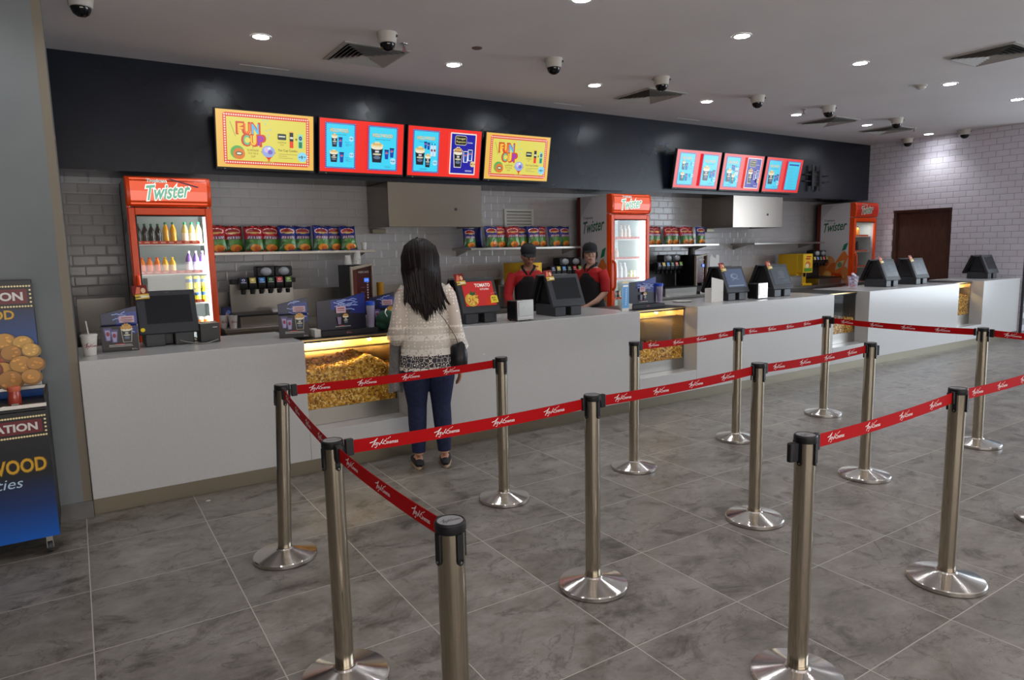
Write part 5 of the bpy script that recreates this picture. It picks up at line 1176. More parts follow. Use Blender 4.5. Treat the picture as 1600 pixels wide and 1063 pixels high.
def belt(a_, b_, label):
    A, B = top_of(a_), top_of(b_); d = (B-A); L = d.length; u = d.normalized()
    if u.x < -.3 or (abs(u.x) < .3 and u.y > 0): A, B, u = B, A, -u           # lettering reads from the customer side
    t = thing('barrier_belt', label, 'barrier belt', (A.x, A.y, .85), math.atan2(u.y, u.x), group='red printed barrier belts')
    x0, x1 = .049, L-.049; H = .048
    vs = []; fs = []; n = 14
    a = Art(0, .6); a.L = 0
    sag = lambda x: -.010*4*(x-x0)*(x1-x)/((x1-x0)**2)
    mb = MB()
    for i in range(n+1):
        x = x0+(x1-x0)*i/n; s = sag(x)
        vs += [(x, -.0008, s), (x, .0008, s), (x, .0008, s+H), (x, -.0008, s+H)]
    for i in range(n):
        for q in range(4): fs.append((4*i+q, 4*i+(q+1) % 4, 4*(i+1)+(q+1) % 4, 4*(i+1)+q))
    fs += [(3, 2, 1, 0), (4*n, 4*n+1, 4*n+2, 4*n+3)]
    mb.add(vs, fs, M_RED)
    x = x0+.09
    while x+.115 < x1-.02:
        for side in (-1, 1):
            g = Art(0, .6); g.logo(0, 0, .035, M_WHITE, 1.5)
            if side < 0: P = [(x+v[0], -.0011, .007+v[2]+sag(x+v[0])) for v in g.v]
            else: P = [(x+.11-v[0], .0011, .007+v[2]+sag(x+.11-v[0])) for v in g.v]
            mb.add(P, g.f, M_WHITE)
        x += .262
    mb.build('webbing', t, smooth=0, label='red webbing printed with white lettering')
    for xx, s in ((x0, 1), (x1, -1)):
        b = MB(); b.box(min(xx-.004*s, xx+.026*s), max(xx-.004*s, xx+.026*s), -.011, .011, -.006, H+.006, M_BLACK) if s > 0 else b.box(xx-.012, xx+.003, -.009, .009, -.004, H+.004, M_BLACK)
        b.build('belt_clip', t, bevel=.003)
BL = [('P1', 'P4', 'red belt running across in front of the customer and popcorn warmer'), ('P1', 'P2', 'short steep red belt at left between the leaning post and the corner post'), ('P2', 'P5', 'red belt crossing the customer\'s ankles from corner post to centre post'),
      ('P2', 'P3', 'red belt running down to the closest post at the bottom'), ('P5', 'P7', 'red belt from the centre post rightwards to the next middle row post'), ('P7', 'P10', 'red belt at the right end of the middle row, above the empty floor'),
      ('P6', 'P8', 'red belt passing in front of the amber popcorn warmer'), ('P8', 'P9', 'red belt in the back row ending at the farthest post'), ('P9', 'P13', 'dark red belt slanting from the farthest post to the right-hand post'),
      ('P13', 'P15', 'short visible piece of dark red belt leaving the right edge of the picture'), ('P11', 'P12', 'bright red belt in the right foreground between the two nearest right posts'), ('P12', 'P14', 'bright red belt rising to the right edge from the foreground post')]
for a_, b_, l in BL: belt(a_, b_, l)
# free receiver clips on posts without a belt on that side
for o_ in [o_ for o_ in COL.objects if o_.name.split('.')[0] == 'stanchion']:
    for k, ang in (('P10', -10), ('P11', 170)):
        if abs(o_.location.x-POST[k][0]) < 1e-4 and abs(o_.location.y-POST[k][1]) < 1e-4:
            A = Matrix.Rotation(R(ang), 4, 'Z'); b = MB(); b.box(.0405, .066, -.012, .012, .822, .888, M_BLACK, A); b.lathe([(.012, .822), (.012, .888)], M_BLACK, 12, M=A @ Matrix.Translation((.066, 0, 0))); b.build('belt_clip', o_, bevel=.003)

# ================================================================== snack kiosk at the left edge
kt = thing('snack_kiosk', 'dark blue snack kiosk on casters at the left edge with a food poster', 'kiosk', (-.47, 4.25, 0))
KX0, KX1 = -.287, .287           # local x range, right edge at world -.183
b = MB(); b.box(KX0, KX1, .0, .40, .10, .785, mat('kiosk_body', (16, 18, 26), .45)); b.build('body', kt, bevel=.003)
m = mat('kiosk_print', (10, 14, 24), .35); nt = m.node_tree; n_, l_, p_ = nodes(m)
tc = N(nt, 'ShaderNodeTexCoord'); sp = N(nt, 'ShaderNodeSeparateXYZ'); cr = N(nt, 'ShaderNodeValToRGB')
l_.new(tc.outputs['Object'], sp.inputs[0]); mr = N(nt, 'ShaderNodeMapRange'); mr.inputs['From Min'].default_value = .10; mr.inputs['From Max'].default_value = .785
l_.new(sp.outputs['Z'], mr.inputs['Value']); l_.new(mr.outputs[0], cr.inputs[0]); e = cr.color_ramp.elements
e[0].position = 0; e[0].color = lin((4, 92, 190)); e[1].position = .52; e[1].color = lin((9, 11, 20)); x = e.new(.26); x.color = lin((8, 50, 112)); l_.new(cr.outputs[0], p_.inputs['Base Color'])
def marquee(a, x0, z0, x1, z1, txt):
    a.rect(x0-.045, z0-.03, x1+.03, z1+.03, (14, 12, 14)); a.rect(x0, z0, x1, z1, (112, 18, 30)); a.dots(bulbs(x0-.012, z0-.016, x1+.014, z1+.016, 28, 6), .0055, (246, 226, 170)); a.text(txt, x0+.03, z0+(z1-z0)*.2, (x1-x0)-.05, (z1-z0)*.6, (226, 222, 216), .035)
a = Art(0, .35); a.rect(KX0, .10, KX1, .785, m)
W_ = .47
marquee(a, -.03, .672, -.207+W_, .742, 'STATION')
a.text('HOLLYWOOD', -.216, .463, (-.203+W_)+.216, .082, (120, 84, 20), .05); a.text('HOLLYWOOD', -.212, .467, (-.208+W_)+.212, .074, (222, 170, 40), .02)
a.text('ties', (-.425+W_), .392, .11, .050, (190, 214, 236), .0, .25)
a.v = [(x_, y_-.0006, z_) for x_, y_, z_ in a.v]; a.build('front_panel', kt, smooth=0, label='front panel printed black to blue with gold HOLLYWOOD lettering')
b = MB(); b.box(KX0, KX1, .0, .40, .786, .80, M_BLACK); b.build('worktop', kt, bevel=.003)
b = MB()
for yy in (.012, .36): b.box(KX0, KX1+.004, yy, yy+.012, .8005 if yy < .1 else .845, .822 if yy < .1 else .865, M_STEEL)
b.box(KX1-.006, KX1+.004, .024, .36, .8005, .868, M_BLACK); b.build('rail', kt, bevel=.002, label='steel edge rail')
b = MB(); b.box(KX0, KX1-.02, .40, .44, .10, 1.455, M_BLACK); b.build('back_board', kt, bevel=.003)
a = Art(0, .35)
m2 = mat('poster_print', (10, 14, 24), .35); nt = m2.node_tree; n_, l_, p_ = nodes(m2); tc = N(nt, 'ShaderNodeTexCoord'); sp = N(nt, 'ShaderNodeSeparateXYZ'); cr = N(nt, 'ShaderNodeValToRGB')
l_.new(tc.outputs['Object'], sp.inputs[0]); mr = N(nt, 'ShaderNodeMapRange'); mr.inputs['From Min'].default_value = .82; mr.inputs['From Max'].default_value = 1.455
l_.new(sp.outputs['Z'], mr.inputs['Value']); l_.new(mr.outputs[0], cr.inputs[0]); e = cr.color_ramp.elements
e[0].position = .3; e[0].color = lin((20, 80, 160)); e[1].position = .85; e[1].color = lin((10, 12, 20)); l_.new(cr.outputs[0], p_.inputs['Base Color'])
a.rect(KX0, .80, KX1-.022, 1.453, m2)
marquee(a, -.09, 1.325, KX1-.045, 1.405, 'STATION')
a.text('HOLLYWOOD', -.26, 1.237, .435, .056, (120, 84, 20), .05); a.text('HOLLYWOOD', -.257, 1.240, .43, .05, (222, 170, 40), .02)
a.poly([(KX0, .83), (KX1-.022, .85), (KX1-.022, 1.02), (KX0, 1.0)], (206, 202, 198))
rr = random.Random(3)
for bx, bz, r_, c in ((.00, 1.04, .055, (178, 86, 40)), (.055, 1.085, .05, (196, 104, 52)), (.12, 1.115, .055, (206, 150, 66)), (.20, 1.10, .05, (214, 162, 76)), (.075, 1.02, .055, (170, 78, 40)), (.145, 1.05, .052, (190, 132, 56)), (.235, 1.06, .045, (222, 170, 84)), (.10, .96, .052, (220, 160, 70)), (.04, .97, .06, (180, 84, 44)), (.185, .985, .058, (206, 146, 64)), (.25, .985, .045, (196, 136, 60)), (.02, .89, .06, (186, 92, 48)), (.13, .905, .062, (190, 130, 62)), (.225, .915, .05, (206, 146, 70))):
    a.ell(bx, bz, r_, r_*.92, tuple(int(v*.72) for v in c)); a.ell(bx-.004, bz+.007, r_*.86, r_*.78, c); 
    for q in range(5): a.ell(bx+rr.uniform(-.6, .5)*r_, bz+rr.uniform(-.4, .6)*r_, r_*.16, r_*.11, tuple(min(255, int(v*1.22)) for v in c), 10)
a.v = [(x_, y_+.3994, z_) for x_, y_, z_ in a.v]; a.build('poster', kt, smooth=0, label='poster of golden fried snack balls under a STATION marquee')
for cx, cyy in ((KX1-.05, .05), (KX1-.05, .35), (KX0+.05, .05), (KX0+.05, .35)):
    b = MB(); b.box(cx-.015, cx+.015, cyy-.015, cyy+.015, .062, .0995, M_STEEL); b.box(cx-.016, cx-.012, cyy-.014, cyy+.02, .025, .0615, M_STEEL); b.box(cx+.012, cx+.016, cyy-.014, cyy+.02, .025, .0615, M_STEEL)
    b.lathe([(.004, -.011), (.029, -.011), (.031, -.007), (.031, .007), (.029, .011), (.004, .011)], M_BLACK2, 24, M=Matrix.Translation((cx, cyy, .031)) @ Matrix.Rotation(R(90), 4, 'Y')); b.build('caster', kt)
t = thing('sauce_jar', 'reddish sauce jar with orange lid standing on the kiosk ledge', 'jar', (-.315, 4.34, .8005))
b = MB(); b.lathe([(.026, 0), (.029, .004), (.029, .055), (.026, .075), (.025, .085)], mat('sauce', (176, 70, 56), .2), 20); b.build('jar', t)
b = MB(); b.lathe([(.029, .0855), (.030, .088), (.030, .106), (.026, .110), (0, .110)], mat('orange_lid', (206, 104, 72), .4), 20); b.build('lid', t)
a = Art(0); a.rect(-.016, .010, .016, .022, (220, 214, 206)); a.v = [(x_, y_-.0295, z_) for x_, y_, z_ in a.v]; a.build('paper_label', t, smooth=0)
tag(MB().ball((0, 0, .004), (.016, .008, .004), M_WHITEP, 8, 5).build('popcorn_crumb', loc=(.60, 4.60, 0)), 'white crumb lying on the floor left of the leaning post', 'crumb')

# ================================================================== people
def remeshed(mb, name, parent, m, voxel=.008, it=4, label=None):
    me = bpy.data.meshes.new('tmp'); me.from_pydata(mb.v, [], mb.f)
    bm = bmesh.new(); bm.from_mesh(me); bmesh.ops.recalc_face_normals(bm, faces=bm.faces); bm.to_mesh(me); bm.free()
    o = bpy.data.objects.new('tmp', me); COL.objects.link(o)
    r = o.modifiers.new('r', 'REMESH'); r.mode = 'VOXEL'; r.voxel_size = voxel; r.use_smooth_shade = True
    s = o.modifiers.new('s', 'SMOOTH'); s.factor = .5; s.iterations = it
    dg = bpy.context.evaluated_depsgraph_get()
    m2 = bpy.data.meshes.new_from_object(o.evaluated_get(dg))
    bpy.data.objects.remove(o); bpy.data.meshes.remove(me)
    m2.materials.clear(); m2.materials.append(m); m2.name = name
    m2.polygons.foreach_set('material_index', [0]*len(m2.polygons)); m2.polygons.foreach_set('use_smooth', [True]*len(m2.polygons))
    ob = bpy.data.objects.new(name, m2); COL.objects.link(ob); ob.parent = parent
    if label: ob['label'] = label
    return ob
def hand(mb, wrist, d, out, side, curl=.5, s=1.0):
    """wrist, direction of the fingers, direction the back of the hand faces, +1 right / -1 left"""
    d = Vector(d).normalized(); out = Vector(out); out = (out - d*out.dot(d)).normalized(); w_ = d.cross(out)*side
    W = Vector(wrist); m = M_SKIN
    mb.tube([W-d*.02, W+d*.02*s, W+d*.06*s, W+d*.088*s], [(.020*s, .026*s), (.018*s, .034*s), (.015*s, .040*s), (.012*s, .038*s)], m, 10, ref=out)
    for k, (off, L) in enumerate(((-.029, .066), (-.010, .076), (.010, .070), (.028, .054))):
        p = W+d*.082*s+w_*off*s; a = d; pts = [p-d*.012]; q = p
        for j in range(4):
            pts.append(q.copy()); ang = curl*(.35+.25*j); dd = (d*math.cos(ang)-out*math.sin(ang)); q = q+dd*L*s/3
        mb.tube(pts, [.0092*s, .0095*s, .009*s, .0085*s, .0070*s][:len(pts)], m, 8)
    p = W+d*.025*s-w_*.026*s
    mb.tube([p, p-w_*.022*s+d*.022*s-out*.006, p-w_*.030*s+d*.045*s-out*.014, p-w_*.028*s+d*.062*s-out*.02], [.012*s, .0115*s, .010*s, .008*s], m, 8)
def head(mb, M, m):
    mb.ball((0, 0, .0), (.073, .092, .105), m, 22, 16, M)
    mb.ball((0, .028, -.055), (.056, .062, .062), m, 18, 12, M); mb.ball((0, .055, -.092), (.026, .026, .02), m, 12, 8, M)
    mb.tube([(0, .088, .012), (0, .103, -.012), (0, .106, -.026)], [.008, .011, .012], m, 8, M); mb.ball((0, .096, -.058), (.024, .010, .011), m, 10, 6, M)
    for s in (-1, 1): mb.ball((s*.075, -.006, -.015), (.009, .019, .030), m, 10, 8, M); mb.ball((s*.038, .074, -.022), (.022, .018, .016), m, 10, 6, M)
def face(parent, M, skin_lip):
    b = MB()
    for s in (-1, 1):
        b.ball((s*.031, .083, .002), (.0135, .008, .0065), mat('eye_white', (214, 206, 200), .3), 10, 6, M); b.ball((s*.031, .0895, .002), (.0062, .003, .0062), mat('iris', (30, 20, 16), .2), 8, 6, M)
    b.build('eyes', parent)
    b = MB()
    for s in (-1, 1): b.tube([(s*.016, .092, .017), (s*.032, .090, .023), (s*.048, .080, .018)], .0035, M_HAIR, 6, M)
    b.build('eyebrows', parent)
    b = MB(); b.tube([(-.022, .098, -.060), (0, .107, -.058), (.022, .098, -.060)], [(.003, .004), (.006, .007), (.003, .004)], skin_lip, 8, M); b.build('mouth', parent)
TOR = [(.78, .150, .105), (.86, .172, .115), (.94, .150, .100), (1.02, .130, .088), (1.12, .138, .092), (1.22, .160, .098), (1.29, .165, .085), (1.335, .110, .062), (1.365, .055, .05)]
def torso(mb, m, grow=0.0, z0=0, z1=9, lean=0.0, top=None):
    P, Rr = [], []
    for z, a, b_ in TOR:
        if z0 <= z <= z1: P.append((0, lean*(z-.8)**1.3 if z > .8 else 0, z)); Rr.append((a+grow, b_+grow))
    mb.tube(P, Rr, m, 24, ref=(1, 0, 0))
def limb(mb, P, Rr, m, n=14): mb.tube(P, Rr, m, n)

# ------------------------------------------------------------------ customer in the lace blouse
CX, CYY = 2.095, 4.40
cu = thing('person', 'woman with long black hair, cream lace blouse and dark jeans, seen from behind', 'person', (CX, CYY, 0), R(-22))
mb = MB(); torso(mb, M_SKIN)
mb.tube([(0, -.01, 1.33), (-.012, .0, 1.42), (-.024, .012, 1.47)], [.056, .05, .05], M_SKIN, 14)
Mh = Matrix.Translation((-.028, .015, 1.515)) @ Matrix.Rotation(R(12), 4, 'Z') @ Matrix.Rotation(R(-8), 4, 'X'); head(mb, Mh, M_SKIN)
LEG = {-1: [(-.088, 0, .86), (-.092, .005, .66), (-.088, .012, .46), (-.092, -.012, .32), (-.090, -.02, .10)], 1: [(.088, 0, .86), (.092, .005, .66), (.086, .014, .46), (.092, -.010, .32), (.096, -.02, .10)]}
LR = [.098, .090, .062, .057, .036]
for s in (-1, 1):
    limb(mb, LEG[s], LR, M_SKIN)
    x = LEG[s][-1][0]; mb.tube([(x, -.045, .050), (x+s*.004, .02, .055), (x+s*.012, .09, .040), (x+s*.02, .150, .030)], [(.028, .028), (.034, .036), (.036, .026), (.026, .016)], M_SKIN, 12)
ARM_R = [(.150, -.01, 1.295), (.185, -.025, 1.17), (.198, -.035, 1.02), (.214, .005, .87), (.228, .02, .755)]
ARM_L = [(-.150, -.01, 1.295), (-.185, -.02, 1.17), (-.198, -.02, 1.03), (-.218, .10, .985), (-.235, .215, 1.0)]
AR = [.050, .044, .037, .033, .024]
limb(mb, ARM_R, AR, M_SKIN); limb(mb, ARM_L, AR, M_SKIN)
hand(mb, (.229, .022, .742), (.05, .06, -1), (1, .1, 0), 1, .8); hand(mb, (-.236, .222, 1.0), (.05, 1, .05), (-.2, 0, 1), -1, .7)
body = remeshed(mb, 'body', cu, M_SKIN, .0055, 3)
face(cu, Mh, mat('lips', (170, 90, 84), .5))
mb = MB()
mb.tube([(0, 0, .96), (0, 0, .90), (0, -.004, .84), (0, 0, .79)], [(.150, .105), (.170, .118), (.180, .128), (.158, .112)], M_JEAN, 24, ref=(1, 0, 0))
for s in (-1, 1): limb(mb, [LEG[s][0], LEG[s][1], LEG[s][2], LEG[s][3], (LEG[s][4][0], -.02, .115)], [.108, .100, .071, .066, .047], M_JEAN, 18)
remeshed(mb, 'jeans', cu, M_JEAN, .007, 3, 'dark navy skinny jeans')
for s in (-1, 1):
    x = LEG[s][-1][0]; b = MB()
    b.tube([(x-.001, -.078, .028), (x, -.06, .040), (x+s*.006, .0, .042), (x+s*.014, .08, .038), (x+s*.022, .155, .030), (x+s*.026, .185, .026)], [(.020, .016), (.034, .030), (.040, .034), (.044, .028), (.036, .020), (.016, .012)], M_SHOE, 16, ref=(1, 0, 0))
    sh = b.build('shoe', cu)
    b = MB(); P = []
    for k in range(24):
        a = 2*PI*k/24; yy = .055+.135*math.sin(a); P.append((x+s*(.008+.06*(yy)*.5)+.046*math.cos(a)*(1.0 if yy > .03 else .85), yy))
    vs = [(px, py, .0005) for px, py in P] + [(px, py, .020) for px, py in P]
    b.add(vs, [tuple(range(24)), tuple(range(24, 48))]+[(k, (k+1) % 24, 24+(k+1) % 24, 24+k) for k in range(24)], M_SOLE); b.build('sole', sh, bevel=.003)
# sheer lace blouse
ml = mat('sheer_lace', (252, 244, 232), .9); nt = ml.node_tree; n_, l_, p_ = nodes(ml)
tc = N(nt, 'ShaderNodeTexCoord'); sp = N(nt, 'ShaderNodeSeparateXYZ'); l_.new(tc.outputs['Object'], sp.inputs[0])
def M2(op, a, b_=None, c_=None, clamp=False):
    x = N(nt, 'ShaderNodeMath', operation=op); x.use_clamp = clamp
    for i, v in enumerate((a, b_, c_)):
        if v is None: continue
        if isinstance(v, (int, float)): x.inputs[i].default_value = v
        else: l_.new(v, x.inputs[i])
    return x.outputs[0]
v1 = N(nt, 'ShaderNodeTexVoronoi', Scale=42.0, Randomness=.35); l_.new(tc.outputs['Object'], v1.inputs['Vector'])
dots = M2('LESS_THAN', v1.outputs['Distance'], .30)
v2 = N(nt, 'ShaderNodeTexVoronoi', Scale=34.0, Randomness=.7); v2.feature = 'DISTANCE_TO_EDGE'; l_.new(tc.outputs['Object'], v2.inputs['Vector'])
v3 = N(nt, 'ShaderNodeTexVoronoi', Scale=34.0, Randomness=.7); l_.new(tc.outputs['Object'], v3.inputs['Vector'])
flor = M2('MAXIMUM', M2('LESS_THAN', v2.outputs['Distance'], .035), M2('LESS_THAN', v3.outputs['Distance'], .22))
z = sp.outputs['Z']
def band(z0, z1): return M2('MULTIPLY', M2('GREATER_THAN', z, z0), M2('LESS_THAN', z, z1))
hem = M2('LESS_THAN', z, .845)
up = M2('MULTIPLY_ADD', dots, .40, .56)
nz = N(nt, 'ShaderNodeTexNoise', Scale=60.0, Detail=3.0); l_.new(tc.outputs['Object'], nz.inputs['Vector'])
lace = M2('MULTIPLY', M2('GREATER_THAN', nz.outputs['Fac'], .42), .95)
bands = M2('MAXIMUM', M2('MAXIMUM', band(.838, .885), band(.945, .985)), M2('MAXIMUM', band(.72, .752), band(1.03, 1.045)))
aa = M2('MULTIPLY', bands, lace)
lowp = M2('MULTIPLY_ADD', flor, .80, .06)
mix1 = M2('ADD', M2('MULTIPLY', hem, lowp), M2('MULTIPLY', M2('SUBTRACT', 1.0, hem), up))
al = M2('MAXIMUM', mix1, aa, clamp=True); l_.new(al, p_.inputs['Alpha'])
b = MB(); n = 56; rows = [(1.365, .075, .066), (1.335, .135, .082), (1.30, .168, .100), (1.24, .172, .114), (1.15, .166, .116), (1.06, .165, .116), (.98, .172, .122), (.90, .186, .134), (.84, .194, .142), (.80, .198, .146), (.765, .200, .149), (.738, .202, .151)]
o = len(b.v); vs = []; fs = []
for i, (zz, a_, b_) in enumerate(rows):
    for k in range(n):
        an = 2*PI*k/n; rip = 1+.018*math.sin(9*an+i)*max(0, (1.15-zz)*2.2); dz = -.012*abs(math.sin(14*an/2)) if i == len(rows)-1 else 0
        vs.append((a_*rip*math.cos(an), b_*rip*math.sin(an)-.004, zz+dz))
for i in range(len(rows)-1):
    for k in range(n): fs.append((i*n+k, i*n+(k+1) % n, (i+1)*n+(k+1) % n, (i+1)*n+k))
b.add(vs, fs, ml)
def sleeve(b, P, Rr, n=22):
    m0 = len(b.f); b.tube(P, Rr, ml, n); del b.f[-2:]; del b.m[-2:]
sleeve(b, [(.122, -.01, 1.308), (.158, -.014, 1.25), (.182, -.025, 1.15), (.198, -.032, 1.03), (.214, -.01, .93), (.224, .012, .875)], [.056, .060, .056, .056, .064, .076])
sleeve(b, [(-.122, -.01, 1.308), (-.158, -.014, 1.25), (-.182, -.025, 1.15), (-.200, -.032, 1.05), (-.208, .0, .985), (-.210, .05, .965)], [.056, .060, .058, .062, .070, .074])
b.build('blouse', cu, label='sheer cream lace blouse')
b = MB(); b.tube([(0, 0, .855), (0, 0, .90), (0, 0, .96), (0, 0, 1.06), (0, 0, 1.15), (0, 0, 1.225)], [(.176, .122), (.178, .124), (.158, .108), (.146, .100), (.150, .102), (.158, .104)], M_CREAM, 32, ref=(1, 0, 0)); del b.f[-2:]; del b.m[-2:]
for s in (-1, 1): b.tube([(s*.085, -.105, 1.215), (s*.09, -.085, 1.30), (s*.09, -.02, 1.345), (s*.09, .06, 1.31), (s*.085, .10, 1.22)], .007, M_CREAM, 6)
b.build('camisole', cu)
# hair
b = MB(); rr = random.Random(21)
b.ball((-.030, -.005, 1.528), (.104, .106, .108), M_HAIR, 24, 16)
b.tube([(-.03, -.05, 1.60), (-.03, -.075, 1.52), (-.026, -.088, 1.42), (-.012, -.100, 1.32), (.012, -.115, 1.22), (.012, -.120, 1.14)], [(.07, .04), (.098, .045), (.098, .035), (.085, .022), (.06, .012), (.025, .006)], M_HAIR, 18, ref=(1, 0, 0))
for k in range(230):
    f = rr.uniform(-1, 1); xs = .116*f; yy = -.105*math.sqrt(max(0, 1-f*f*.8)); lo = 1.07+.10*abs(f-.05)+abs(rr.gauss(0, .055))
    end = -.006+f*rr.uniform(.05, .125)
    if f > .45 and rr.random() < .45: end += .055
    if f < -.55 and rr.random() < .25: end -= .03
    st = rr.uniform(-.02, .02)
    P = [(xs*.35+st, -.012+yy*.15, 1.655-.012*f*f), (xs*.80+st, yy*.62-.01, 1.632-.035*f*f), (xs*1.05+st*.5, yy*1.04-.01, 1.55-.02*f*f), (xs*1.10, yy*.85-.03, 1.44), (xs*.92+end*.1, -.112-.012*rr.random(), 1.33), (xs*.45+end*.6, -.124-.012*rr.random(), 1.22), (end, -.130-.01*rr.random(), lo)]
    P = [(q[0]-d_, q[1], q[2]) for q, d_ in zip(P, (.032, .032, .032, .030, .022, .010, 0))]
    b.tube(P, [.006, .0105, .0115, .0115, .0105, .008, .0015], M_HAIR, 6)
b.tube([(-.044, -.005, 1.650), (-.050, -.01, 1.662), (-.038, -.012, 1.665)], .006, M_HAIR, 6)
b.build('hair', cu, smooth=80)
def world_at(root_loc, rz, p):
    return Matrix.Translation(root_loc) @ Matrix.Rotation(rz, 4, 'Z') @ Vector(p)
# shoulder bag
bg = thing('shoulder_bag', 'small black shoulder bag hanging at the right hip of the woman in lace', 'bag', (CX, CYY, 0), R(-22))
b = MB(); b.tube([(.212, -.085, .735), (.214, -.085, .75), (.218, -.085, .83), (.212, -.082, .895), (.206, -.08, .912)], [(.050, .034), (.064, .042), (.062, .040), (.052, .028), (.040, .014)], mat('black_leather', (18, 18, 22), .35), 18, ref=(1, 0, 0)); b.build('pouch', bg)
b = MB(); b.tube([(.215, -.11, .90), (.19, -.135, .97), (.12, -.145, 1.09), (.03, -.150, 1.21), (-.06, -.125, 1.32), (-.085, -.04, 1.375), (-.07, .06, 1.35), (.03, .13, 1.2), (.15, .13, 1.02), (.20, .06, .95), (.212, -.05, .905)], [(.0025, .006)]*11, M_BLACK, 6); b.build('strap', bg)
# grey jacket over the left forearm
b = MB(); n = 20; P = []
rowz = [(1.045, .020, .055, 0), (1.02, .045, .075, 0), (.95, .052, .082, -.002), (.85, .056, .085, -.006), (.72, .062, .088, -.012), (.60, .066, .090, -.018), (.555, .064, .088, -.02)]
vs = []; fs = []
for i, (zz, a_, b_, dx) in enumerate(rowz):
    for k in range(n):
        an = 2*PI*k/n; rip = 1+(.10*math.sin(5*an+.6*i)+.05*math.sin(9*an))*(1 if i > 1 else .2)
        vs.append((-.215+dx+a_*.85*rip*math.cos(an), .13+b_*rip*math.sin(an), zz+(.012*math.sin(3*an) if i == len(rowz)-1 else 0)))
for i in range(len(rowz)-1):
    for k in range(n): fs.append((i*n+k, i*n+(k+1) % n, (i+1)*n+(k+1) % n, (i+1)*n+k))
fs += [tuple(range(n)), tuple((len(rowz)-1)*n+k for k in range(n))]
b.add(vs, fs, noise_color(mat('grey_knit', (128, 126, 124), .95), (120, 118, 117), (138, 136, 134), 60.0))
o = b.build('grey_jacket', loc=(CX, CYY, 0), rot=(0, 0, R(-22)), smooth=80); tag(o, 'grey jacket draped over the left forearm of the woman in lace', 'jacket')
# green bundle with white stripes on the warmer lid
t = thing('green_bundle', 'dark green bundled garment with white stripes, left of the woman in lace', 'garment', (2.03, 4.975, .9640), R(-15))
mb = MB(); mb.ball((0, 0, .085), (.085, .06, .072), M_DARK, 20, 14); mb.ball((.05, -.01, .06), (.07, .055, .058), M_DARK, 18, 12); mb.ball((-.03, .0, .045), (.06, .05, .045), M_DARK, 16, 10)
remeshed(mb, 'fabric', t, noise_color(mat('dark_green_cloth', (26, 70, 50), .8), (20, 58, 42), (34, 82, 60), 18.0), .006, 4)
b = MB()
for yy, pts in ((0, [(-.005, -.068, .11), (-.02, -.062, .14), (-.012, -.04, .157), (-.0, .0, .163)]), (0, [(.062, -.070, .045), (.052, -.072, .085), (.058, -.058, .115), (.07, -.02, .128)])): b.tube(pts, [(.004, .008)]*len(pts), M_WHITE, 6)
b.build('stripe', t)

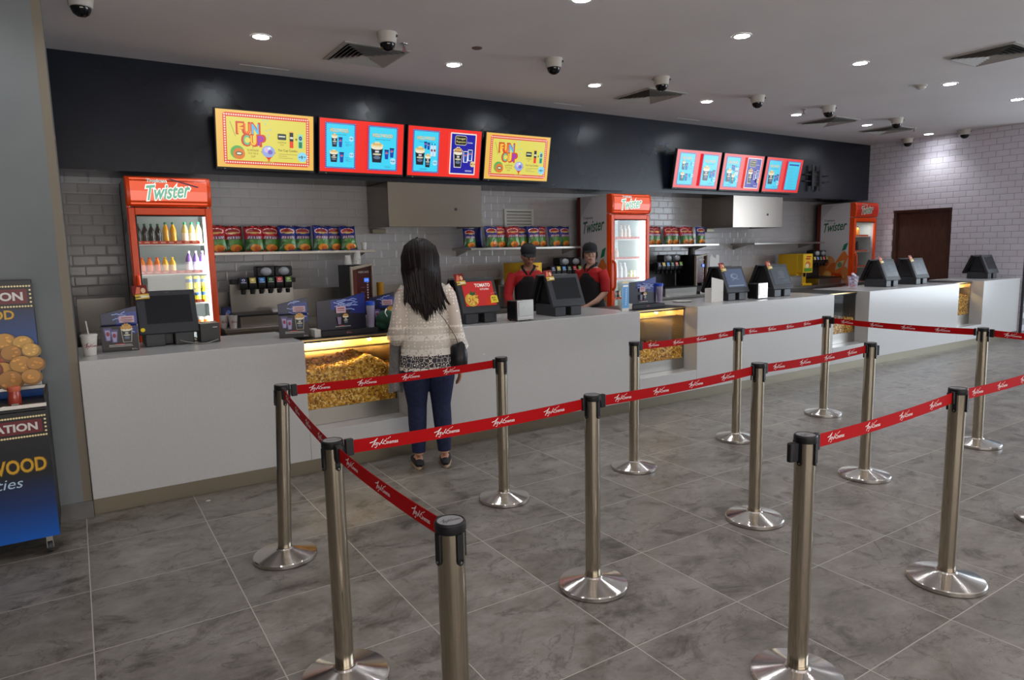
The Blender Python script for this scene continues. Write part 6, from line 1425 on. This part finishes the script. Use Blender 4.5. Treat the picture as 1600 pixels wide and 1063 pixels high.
# ------------------------------------------------------------------ counter staff
M_POLO = mat('red_polo', (176, 22, 28), .75); M_APRON = mat('black_apron', (26, 24, 28), .8)
def staff(x, y, rz, label, skin, hd, arms, sleeve_to=2, pony=False, lean=0.0):
    t = thing('person', label, 'person', (x, y, 0), rz)
    mb = MB(); torso(mb, skin, lean=lean); ly = lean*(.56)**1.3
    mb.tube([(0, ly-.008, 1.33), (0, ly+.012, 1.46)], [.056, .05], skin, 14)
    Mh_ = Matrix.Translation((0, ly+.022, 1.505)) @ Matrix.Rotation(hd[0], 4, 'Z') @ Matrix.Rotation(hd[1], 4, 'X'); head(mb, Mh_, skin)
    for s in (-1, 1):
        limb(mb, LEG[s], LR, skin); xx = LEG[s][-1][0]; mb.tube([(xx, -.045, .045), (xx, .02, .05), (xx+s*.012, .09, .040), (xx+s*.02, .150, .030)], [(.028, .028), (.034, .036), (.036, .026), (.026, .016)], skin, 12)
    for s, P in ((1, arms[0]), (-1, arms[1])):
        limb(mb, P, AR, skin); d = Vector(P[-1])-Vector(P[-2]); hand(mb, P[-1], d, (s*.5, 0, 1), s, .9)
    remeshed(mb, 'body', t, skin, .0075, 3); face(t, Mh_, mat('lips_dark', (140, 74, 70), .5))
    mb = MB(); torso(mb, M_POLO, .014, .8, 1.34, lean)
    for P in arms: limb(mb, P[:sleeve_to+1], [r+.016 for r in AR[:sleeve_to+1]], M_POLO)
    remeshed(mb, 'polo_shirt', t, M_POLO, .008, 3, 'red polo shirt')
    b = MB(); m = M_APRON
    for s in (-1, 1):                                   # black collar and shoulder panels
        b.tube([(s*.012, ly+.075, 1.285), (s*.05, ly+.060, 1.335), (s*.07, ly+.0, 1.365), (s*.04, ly-.055, 1.375), (0, ly-.066, 1.375)], [(.014, .030)]*5, m, 8)
    b.build('collar', t)
    mb = MB(); mb.tube([(0, lean*.2, .70), (0, lean*.1, .86), (0, lean*.13, 1.0), (0, lean*.24, 1.12), (0, lean*.36, 1.22), (0, lean*.45, 1.28)], [(.185, .135), (.192, .138), (.162, .116), (.166, .120), (.150, .126), (.085, .115)], m, 24, ref=(1, 0, 0)); remeshed(mb, 'apron', t, m, .009, 3, 'black apron')
    mb = MB()
    for s in (-1, 1): limb(mb, [LEG[s][0], LEG[s][1], LEG[s][2], LEG[s][3], LEG[s][4]], [.106, .096, .072, .068, .056], m)
    remeshed(mb, 'trousers', t, m, .009, 2)
    for s in (-1, 1):
        xx = LEG[s][-1][0]; b = MB(); b.tube([(xx, -.07, .032), (xx, -.05, .045), (xx+s*.006, .0, .045), (xx+s*.014, .08, .04), (xx+s*.022, .165, .03), (xx+s*.024, .185, .025)], [(.02, .02), (.036, .034), (.042, .04), (.045, .033), (.036, .024), (.015, .012)], M_BLACK, 14, ref=(1, 0, 0)); b.build('shoe', t)
    b = MB()                                            # cap with brim
    prof = [(.082, .020), (.088, .035), (.090, .060), (.083, .095), (.060, .122), (.030, .134), (0, .137)]
    b.lathe(prof, mat('black_cap', (22, 22, 28), .8), 26, M=Mh_ @ Matrix.Diagonal((1, 1.16, 1, 1)), cap=False); b.ball((0, 0, .139), .008, MATS['black_cap'], 8, 5, Mh_)
    n = 14; vs = []
    for dz in (0, .005):
        for k in range(n+1):
            a = PI*k/n; vs.append((.078*math.cos(a), .055+.03*math.sin(a), .030+dz+.012*math.sin(a)))
        for k in range(n+1):
            a = PI*k/n; vs.append((.070*math.cos(a), .075+.105*math.sin(a), .020+dz-.004*math.sin(a)+.012*(1-abs(math.cos(a)))))
    q = n+1; fs = []
    for k in range(n): fs += [(k, k+1, q+k+1, q+k), (2*q+k, 3*q+k, 3*q+k+1, 2*q+k+1), (q+k, q+k+1, 3*q+k+1, 3*q+k), (k, 2*q+k, 2*q+k+1, k+1)]
    b.add(vs, fs, MATS['black_cap'], Mh_); b.build('cap', t, label='black baseball cap')
    b = MB(); b.ball((0, -.02, .0), (.081, .085, .085), M_HAIR, 18, 12, Mh_)
    if pony:
        b.tube([(0, -.10, .03), (0, -.135, .0), (0, -.145, -.07), (.005, -.135, -.15), (.008, -.125, -.20)], [.022, .03, .034, .028, .008], M_HAIR, 12, M=Mh_)
        for s in (-1, 1): b.tube([(s*.078, .02, .03), (s*.082, .012, -.03), (s*.078, .006, -.07)], [.012, .012, .004], M_HAIR, 8, M=Mh_)
    b.build('hair', t)
    return t
down = lambda s, f=0: [(s*.165, -.0+f*.05, 1.295), (s*.215, .0+f*.08, 1.18), (s*.235, .02+f*.10, 1.05), (s*.20, .14+f*.1, .95), (s*.15, .24+f*.1, .90)]
staff(4.36, 6.42, R(145), 'worker in red and black uniform and black cap looking down behind the counter', M_SKIN2, (R(12), R(-16)), [down(1, 1), down(-1, 1)], 3, lean=.06)
staff(5.26, 6.40, R(100), 'worker with ponytail and black cap standing against the middle cooler', M_SKIN3, (R(44), R(-3)), [down(1), down(-1)], 2, True)
